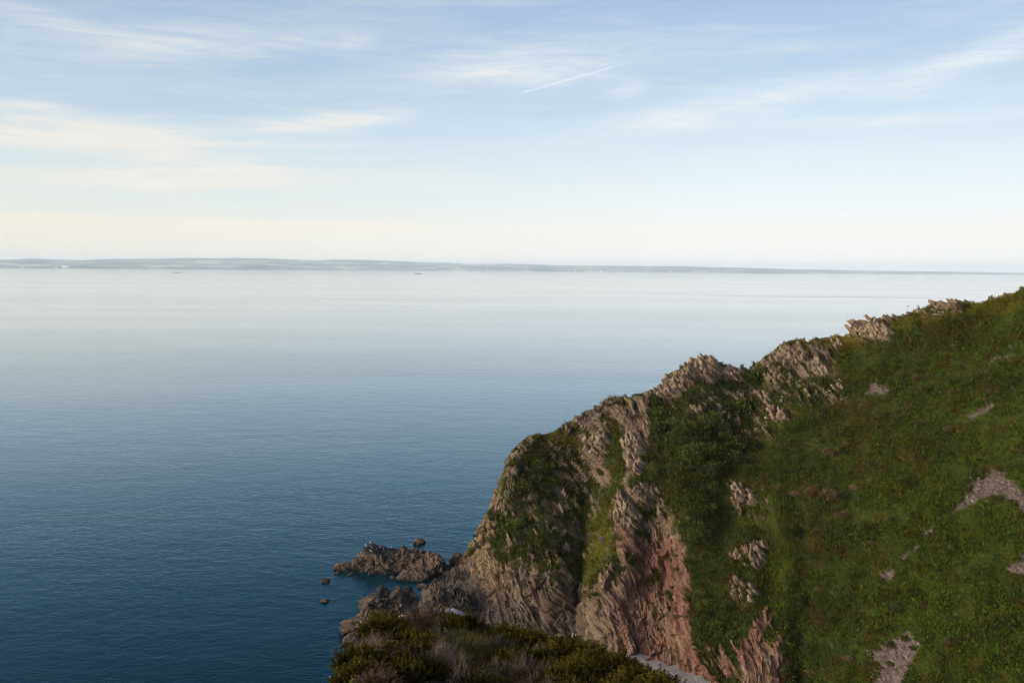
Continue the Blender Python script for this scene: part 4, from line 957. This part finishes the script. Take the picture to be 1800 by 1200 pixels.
def build_bushes():
    dark = [bush_mesh(400 + i, (0.020, 0.027, 0.004), (0.066, 0.076, 0.008)) for i in range(4)]
    brown = [bush_mesh(420 + i, (0.095, 0.056, 0.028), (0.125, 0.085, 0.036), 600) for i in range(3)]
    green = [bush_mesh(440 + i, (0.040, 0.050, 0.010), (0.062, 0.074, 0.013), 800) for i in range(3)]
    def put(kind, u, v, w, lab, grp):
        p, nn = surf(u, v); s = w * p[1] / FPX / 0.95; ms = dict(d=dark, b=brown, g=green)[kind]
        o = obj('gorse_bush' if kind == 'd' else 'shrub', ms[int(rng.integers(len(ms)))], None, p - np.array([0, 0, .1 * s])); o.scale = (s, s, s * rng.uniform(.75, 1.05)); o.rotation_euler.z = rng.uniform(0, 6)
        tag(o, lab, 'bush' if kind == 'd' else 'shrub', grp)
    single = [('d', 1532, 936, 24, 'round dark gorse bush standing alone in bracken midway down the slope'), ('d', 1502, 1014, 20, 'small leaning gorse bush below the lone round one'),
              ('d', 1390, 936, 22, 'dark gorse bush at the top edge of the grassy spur'), ('b', 1462, 876, 22, 'brown withered shrub among bracken above the lone round bush'),
              ('b', 1483, 908, 18, 'brown withered shrub nearest the lone round bush, uphill left'), ('d', 1594, 852, 24, 'dark gorse bush high in the bracken, left of the largest scree'),
              ('b', 1442, 937, 16, 'brown shrub beside small pale stones in the bracken'), ('g', 1572, 1072, 22, 'grey-green shrub above the lowest scree patch'),
              ('b', 1624, 1066, 14, 'small brown shrub in bracken right above the lowest scree'), ('d', 1766, 1094, 30, 'wide dark gorse bush at the right, in bright bracken'),
              ('d', 1466, 1092, 16, 'small dark bush left of the lowest scree patch'), ('d', 1396, 1060, 26, 'dark bush hugging the foot of the grassy spur'),
              ('g', 1574, 914, 14, 'small pale green shrub right of the lone round bush'), ('b', 1664, 1134, 12, 'tiny rust-brown shrub right of the lowest scree'),
              ('d', 1718, 662, 16, 'dark bush high on the slope near the upper right scree'), ('d', 1628, 682, 18, 'dark bush on the upper slope, right of the upper scree'),
              ('d', 1680, 673, 14, 'small dark bush between two others on the upper slope'), ('d', 1300, 722, 28, 'large dark gorse bush on the shrubby slope under the knoll'),
              ('d', 1320, 668, 30, 'dark gorse bush filling the grassy saddle'), ('d', 1690, 536, 10, 'small dark bush on the skyline beside the highest outcrop'),
              ('g', 1610, 640, 20, 'green shrub on the upper slope below the crest'), ('d', 1388, 755, 24, 'dark gorse bush downhill of the mossy outcrop'),
              ('d', 1215, 905, 30, 'big dark thicket bush right of the red cliff top'), ('d', 1228, 940, 26, 'dark bush below the big thicket bush by the red cliff')]
    for k, u, v, w, lab in single: put(k, u, v, w, lab, 'bushes standing out on the headland')
    areas = [([(1150, 730), (1230, 735), (1310, 760), (1320, 830), (1250, 850), (1240, 960), (1215, 960), (1185, 860), (1145, 840)], 60, 'dgd', 'low dark shrub in the thicket beside the top of the red cliff', (14, 30)),
             ([(905, 815), (960, 800), (985, 850), (955, 900), (905, 890)], 9, 'd', 'dark ivy-green shrub on the seaward cliff face', (12, 24)),
             ([(870, 915), (925, 910), (985, 960), (950, 990), (900, 975)], 8, 'dg', 'green shrub low on the seaward cliff face', (10, 20)),
             ([(1230, 1050), (1290, 1050), (1290, 1130), (1230, 1130)], 14, 'dg', 'shrub on the steep green bank beside the red scar', (12, 24)),
             ([(1350, 760), (1480, 740), (1520, 900), (1400, 900)], 26, 'bddg', 'scrubby shrub dotted over the middle of the slope', (8, 18)),
             ([(1400, 950), (1800, 950), (1800, 1200), (1400, 1200)], 34, 'bdgg', 'small shrub dotted in the bright lower bracken', (6, 14)),
             ([(1500, 620), (1800, 580), (1800, 800), (1520, 840)], 30, 'bdg', 'small shrub dotted over the upper right slope', (6, 14))]
    for poly, n, kinds, lab, (w0, w1) in areas:
        poly = np.array(poly, float); lo, hi = poly.min(0), poly.max(0); k = 0
        while k < n:
            q = rng.uniform(lo, hi)
            if in_poly(q[None], poly)[0] < 0: continue
            put(kinds[k % len(kinds)], q[0], q[1], rng.uniform(w0, w1), {'d': 'dark ', 'b': 'brown ', 'g': 'green '}[kinds[k % len(kinds)]] + lab.replace('dark ', '').replace('green ', '', 1), 'shrubs scattered over the headland'); k += 1
build_bushes()
#%%FG
# ------------------------------------------------------------------ the near slope under the camera
NS = [  # column, row of the brow, depth of the brow
 (-1500, 1500, 16), (-300, 1440, 18), (300, 1380, 20), (480, 1300, 22), (580, 1300, 23), (610, 1238, 25), (628, 1178, 27.8), (652, 1134, 31.2), (684, 1114, 34), (720, 1112, 35.5), (770, 1108, 36.5),
 (820, 1114, 36.5), (870, 1132, 36), (930, 1142, 35), (1000, 1158, 33.5), (1080, 1188, 31.5), (1150, 1216, 29), (1200, 1242, 27), (1300, 1290, 25), (1500, 1370, 22), (2100, 1470, 18), (3300, 1500, 16)]
def m_soil(N, out):
    pos = N.n('ShaderNodeNewGeometry').outputs['Position']; n = N.noise(pos, 3, 6, .65); f = N.noise(pos, 22, 4, .6)
    c = N.ramp(n, [(0.3, (0.020, 0.016, 0.010)), (0.55, (0.045, 0.034, 0.020)), (0.75, (0.075, 0.058, 0.034))])
    principled(N, out, Base_Color=c, Roughness=.95, Specular_IOR_Level=.1, Normal=bump(N, N.m('ADD', n, N.m('MULTIPLY', f, .5)), .8, .15))
def near_ground():
    us = np.concatenate([np.linspace(-1500, 500, 30), np.linspace(510, 1300, 150), np.linspace(1320, 3300, 30)]); N_ = np.array(NS, float)
    E = pchip(N_[:, 0], N_[:, 1:], us); brow = at(us, E[:, 0], E[:, 1])
    rows = []
    foot = np.zeros_like(brow); foot[:, 0] = brow[:, 0] * .12; foot[:, 1] = .6; foot[:, 2] = 98.2
    for k in np.linspace(0, 1, 70):
        p = foot + (brow - foot) * k; p[:, 2] = foot[:, 2] + (brow[:, 2] - foot[:, 2]) * np.interp(k, [0, .15, .3, .5, .7, .85, 1], [0, .20, .40, .62, .80, .925, 1]); rows.append(p)
    outd = unit(np.stack([brow[:, 0] * 1.2, brow[:, 1], 0 * us], 1))
    for a, b in ((.6, -.25), (1.4, -.9), (2.6, -2.4), (4.5, -6), (8, -14), (16, -34), (26, -60), (40, -95)): rows.append(brow + outd * a + np.array([0, 0, b]))
    G = np.array(rows).transpose(1, 0, 2); P = G.reshape(-1, 3); P[:, 2] += .22 * fbm(P / 2.2, 4)
    P[:, 2] = np.where((P[:, 1] < 3), np.minimum(P[:, 2], 98.5), P[:, 2]); n, m = G.shape[:2]
    i, j = np.meshgrid(np.arange(n - 1), np.arange(m - 1), indexing='ij'); a = i * m + j; Fc = np.stack([a, a + m, a + m + 1, a + 1], -1).reshape(-1, 4)
    tag(obj('near_slope', mesh_np('near_slope', P, Fc, material('soil', m_soil), True)), kind='structure')
    return P.reshape(n, m, 3), us
NG, NU = near_ground()
def near_pt(u, k):
    """ground point in column u, k = 1 at the brow, smaller towards the camera"""
    i = np.interp(u, NU, np.arange(len(NU))); i0 = int(min(i, len(NU) - 2)); f = i - i0; j = k * 69; j0 = int(min(j, 76)); g = j - j0
    A = NG[i0, j0] * (1 - g) + NG[i0, j0 + 1] * g; B = NG[i0 + 1, j0] * (1 - g) + NG[i0 + 1, j0 + 1] * g; return A * (1 - f) + B * f
def shoots(g, n, h, rad, spread, droop=.1):
    th = g.uniform(0, 2 * math.pi, n); r = np.sqrt(g.random(n)); hd = np.stack([np.cos(th), np.sin(th), 0 * th], 1)
    base = hd * (r * rad * .35)[:, None]; L = h * (1 - .45 * r ** 2) * g.uniform(.72, 1.08, n)
    tip = hd * (r * rad * spread)[:, None]; tip[:, 2] = L; mid = base * .6 + tip * .4 + hd * (rad * .12) * g.random((n, 1)); mid[:, 2] = L * .55
    tip += g.normal(size=(n, 3)) * .05; mid += g.normal(size=(n, 3)) * .05
    return base, mid, tip
def curve(b, m, t, s):
    s = s[..., None]; return b * (1 - s) ** 2 + 2 * m * s * (1 - s) + t * s * s
def stems_mesh(g, b, m, t, r0, cols, mat, seg=5, name='stems', kink=.0):
    n = len(b); ss = np.linspace(0, 1, seg + 1); V, Fc = [], []; C = np.stack([curve(b, m, t, np.full(n, s)) for s in ss], 1)
    if kink: C[:, 1:] += g.normal(size=(n, seg, 3)) * kink
    sd = unit(np.cross(t - b, g.normal(size=(n, 3)))); s2 = unit(np.cross(t - b, sd)); an = [0, 2.094, 4.189]
    rr = r0 * (1 - .75 * ss)
    ring = np.stack([C + (sd * math.cos(a) + s2 * math.sin(a))[:, None] * rr[None, :, None] for a in an], 2)
    V = ring.reshape(-1, 3); i, j, q = np.meshgrid(np.arange(n), np.arange(seg), np.arange(3), indexing='ij'); o = i * (seg + 1) * 3 + j * 3; q2 = (q + 1) % 3
    Fc = np.stack([o + q, o + q2, o + 3 + q2, o + 3 + q], -1).reshape(-1, 4)
    cc = np.repeat(np.array(cols)[None] * g.uniform(.7, 1.3, (n, 1)), (seg + 1) * 3, axis=0); return mesh_np(name, V, Fc, mat, True, None, cc)
def leafy_mesh(g, b, m, t, per, L0, W0_, c0, c1, s0=.35, out=.8, name='foliage'):
    n = len(b); N_ = n * per; i = np.repeat(np.arange(n), per); s = s0 + (1 - s0) * g.random(N_) ** .8
    P = curve(b[i], m[i], t[i], s); tg = unit(curve(b[i], m[i], t[i], np.minimum(s + .05, 1.06)) - P)
    rd = unit(np.cross(tg, g.normal(size=(N_, 3)))); dr = unit(tg * g.uniform(.5, 1.1, (N_, 1)) + rd * out); sd = unit(np.cross(dr, g.normal(size=(N_, 3))))
    L = L0 * g.uniform(.6, 1.3, N_) * (1.15 - .4 * s); sh = g.uniform(.75, 1.25, n)[i]
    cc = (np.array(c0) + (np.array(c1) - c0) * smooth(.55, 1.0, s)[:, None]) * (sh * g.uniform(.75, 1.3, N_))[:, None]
    v, f, c = blades(P, dr, sd, L, L * W0_, cc); return mesh_np(name, v, f, M_LEAF, True, None, c)
def make_plants():
    g = np.random.default_rng(77); out = {}
    for q in range(3):
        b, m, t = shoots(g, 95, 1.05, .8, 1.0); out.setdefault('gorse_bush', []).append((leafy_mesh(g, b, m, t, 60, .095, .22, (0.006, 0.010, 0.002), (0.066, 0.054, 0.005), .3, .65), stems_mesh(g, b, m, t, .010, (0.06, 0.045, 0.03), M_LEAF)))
        b, m, t = shoots(g, 110, .75, .7, 1.0); out.setdefault('green_heather', []).append((leafy_mesh(g, b, m, t, 46, .07, .22, (0.016, 0.014, 0.004), (0.062, 0.046, 0.009)), stems_mesh(g, b, m, t, .007, (0.08, 0.055, 0.04), M_LEAF)))
        b, m, t = shoots(g, 190, .75, .75, 1.0); out.setdefault('brown_heather', []).append((leafy_mesh(g, b, m, t, 34, .06, .16, (0.026, 0.018, 0.010), (0.075, 0.048, 0.028), .5), stems_mesh(g, b, m, t, .007, (0.08, 0.058, 0.045), M_LEAF)))
        b, m, t = shoots(g, 46, .95, .6, 1.15); out.setdefault('dead_heather', []).append((stems_mesh(g, b, m, t, .016, (0.17, 0.130, 0.095), M_LEAF, 7, 'branches', .03), stems_mesh(g, *[x[np.repeat(np.arange(46), 5)] + (g.normal(size=(230, 3)) * s_) for x, s_ in ((m, .03), (m * .3 + t * .7, .07), (t, .13))], .009, (0.18, 0.140, 0.105), M_LEAF, 5, 'twigs', .015)))
        b, m, t = shoots(g, 26, .55, .65, 1.3); out.setdefault('bramble', []).append((leafy_mesh(g, b, m, t, 11, .12, .38, (0.06, 0.11, 0.016), (0.24, 0.29, 0.03), .3, 1.2, 'leaves'), stems_mesh(g, b, m, t, .008, (0.10, 0.075, 0.04), M_LEAF)))
        b, m, t = shoots(g, 170, .8, .45, 1.2); out.setdefault('grass_tuft', []).append((leafy_mesh(g, b, m, t, 5, .34, .025, (0.06, 0.065, 0.012), (0.15, 0.12, 0.035), .05, .25, 'blades'), stems_mesh(g, b, m, t, .004, (0.24, 0.19, 0.08), M_LEAF, 4, 'stalks')))
    return out
def build_near_plants():
    PL = make_plants(); g = np.random.default_rng(99); cnt = {}
    lab = {'gorse_bush': 'dark green spiky gorse bush with yellow-green tips on the near brow', 'green_heather': 'low olive heather clump on the near brow', 'brown_heather': 'brown grey brush of faded heather on the near brow',
           'dead_heather': 'bare grey dead heather stems on the near brow', 'bramble': 'bright yellow-green leafy bramble sprays on the near brow', 'grass_tuft': 'tuft of golden seeding grass among the heather on the near brow'}
    cats = {'gorse_bush': 'bush', 'green_heather': 'heather', 'brown_heather': 'heather', 'dead_heather': 'heather', 'bramble': 'bramble', 'grass_tuft': 'grass'}
    def put(kind, u, k, s, label=None):
        fo, st = PL[kind][int(g.integers(3))]; r = bpy.data.objects.new(kind, None); link(r); p = near_pt(u, k); r.location = p - np.array([0, 0, .06])
        r.rotation_euler = (g.uniform(-.12, .12), g.uniform(-.12, .12), g.uniform(0, 6.28)); r.scale = (s * g.uniform(.9, 1.15),) * 2 + (s * g.uniform(.85, 1.15),)
        tag(r, label or lab[kind], cats[kind], 'heath plants on the near brow'); obj(fo.name.split('.')[0], fo, r); obj(st.name.split('.')[0], st, r)
    # what grows where, as on the brow in the photograph
    patches = [(658, 1.0, 8, 'gorse_bush', 3), (672, .97, 12, 'gorse_bush', 4), (690, .93, 22, 'green_heather', 4), (745, 1.0, 26, 'brown_heather', 5), (775, 1.0, 20, 'brown_heather', 4), (812, 1.0, 22, 'gorse_bush', 5), (850, .99, 18, 'green_heather', 3),
               (700, .86, 40, 'brown_heather', 5), (655, .86, 22, 'green_heather', 4), (640, .97, 8, 'brown_heather', 3), (630, .92, 10, 'bramble', 5), (645, .84, 16, 'bramble', 5), (758, .93, 14, 'bramble', 3), (665, .80, 24, 'bramble', 2),
               (830, .93, 28, 'grass_tuft', 12), (800, .88, 30, 'grass_tuft', 8), (730, .86, 16, 'bramble', 3), (760, .90, 10, 'bramble', 3), (770, .84, 36, 'gorse_bush', 4), (850, .85, 30, 'green_heather', 5), (905, .99, 20, 'gorse_bush', 4), (940, 1.0, 20, 'gorse_bush', 5), (985, .99, 26, 'gorse_bush', 6),
               (1040, .99, 26, 'gorse_bush', 6), (1095, .99, 24, 'gorse_bush', 6), (1145, .98, 20, 'gorse_bush', 5), (1180, .98, 14, 'green_heather', 3), (930, .92, 30, 'brown_heather', 4), (980, .93, 40, 'gorse_bush', 6), (1050, .94, 40, 'gorse_bush', 6),
               (890, .84, 34, 'dead_heather', 4), (930, .84, 24, 'dead_heather', 3), (860, .80, 40, 'brown_heather', 6), (700, .80, 40, 'brown_heather', 4), (790, .80, 40, 'dead_heather', 2), (700, .80, 30, 'dead_heather', 3), (730, .80, 40, 'green_heather', 5), (680, .77, 26, 'green_heather', 5), (628, .96, 6, 'gorse_bush', 2), (640, .88, 8, 'gorse_bush', 2),
               (960, .82, 50, 'green_heather', 6), (1060, .86, 50, 'gorse_bush', 7), (1120, .9, 40, 'gorse_bush', 5), (870, .90, 20, 'green_heather', 4), (720, .90, 24, 'gorse_bush', 3), (690, .97, 18, 'brown_heather', 3), (665, .90, 20, 'dead_heather', 2)]
    for u, k, su, kind, n in patches:
        for q in range(n):
            s = g.uniform(.75, 1.2) * (.9 if kind != 'grass_tuft' else .8); put(kind, u + g.normal() * su * .7, min(k + g.normal() * .02, 1.03), s)
    fill = ['green_heather', 'brown_heather', 'gorse_bush', 'green_heather', 'dead_heather']
    for q in range(150):
        u = g.uniform(640, 1190); put(fill[q % 5] if u < 980 else fill[(q % 2) * 2], u, g.uniform(.70, .97), g.uniform(.65, 1.0))
    put('dead_heather', 868, .93, 1.1, 'pale curved bare twigs rising beside the golden grass')
    # limewhite rocks on the lip of the brow
    for u, v, Y, sz, tilt, label, sd in ((710, 1086, 37.0, (1.0, .6, .34), .05, 'small white rock showing behind the heather at the brow', 501), (818, 1084, 37.8, (1.9, .8, .40), .46, 'long white rock sloping down behind the gorse at the brow', 505)):
        p = at(np.array(float(u)), np.array(float(v)), np.array(Y)); me = rock_mesh('pale_rock', sd, sz, MR_WHITE, 5, 14, .15, .5, .07); o = obj('pale_rock', me, None, p - np.array([0, 0, .12])); o.rotation_euler = (0, tilt, 0); tag(o, label, 'rock')
    p = near_pt(622, .95); me = rock_mesh('pale_rock', 511, (.55, .5, .7), MR_PALE, 5, 14, .15, .5, .06); o = obj('pale_rock', me, None, p + np.array([0, 0, .1])); tag(o, 'buff rock at the seaward edge among bramble leaves', 'rock')
build_near_plants()

# ------------------------------------------------------------------ air
HAZE_DENSITY = 2.5e-5
def build_haze():
    def b(N, out):
        pv = N.n('ShaderNodeVolumePrincipled', {'Color': (0.78, 0.92, 1.0, 1), 'Density': HAZE_DENSITY, 'Anisotropy': 0.0}); N.t.links.new(pv.outputs[0], out.inputs['Volume'])
    bm = bmesh.new(); bmesh.ops.create_cube(bm, size=1.0)
    for v in bm.verts: v.co = Vector((v.co.x * 190000, v.co.y * 190000, -5.5 if v.co.z < 0 else 440))
    me = bpy.data.meshes.new('haze'); bm.to_mesh(me); bm.free(); me.materials.append(material('air', b)); tag(obj('haze', me), kind='stuff')
build_haze()
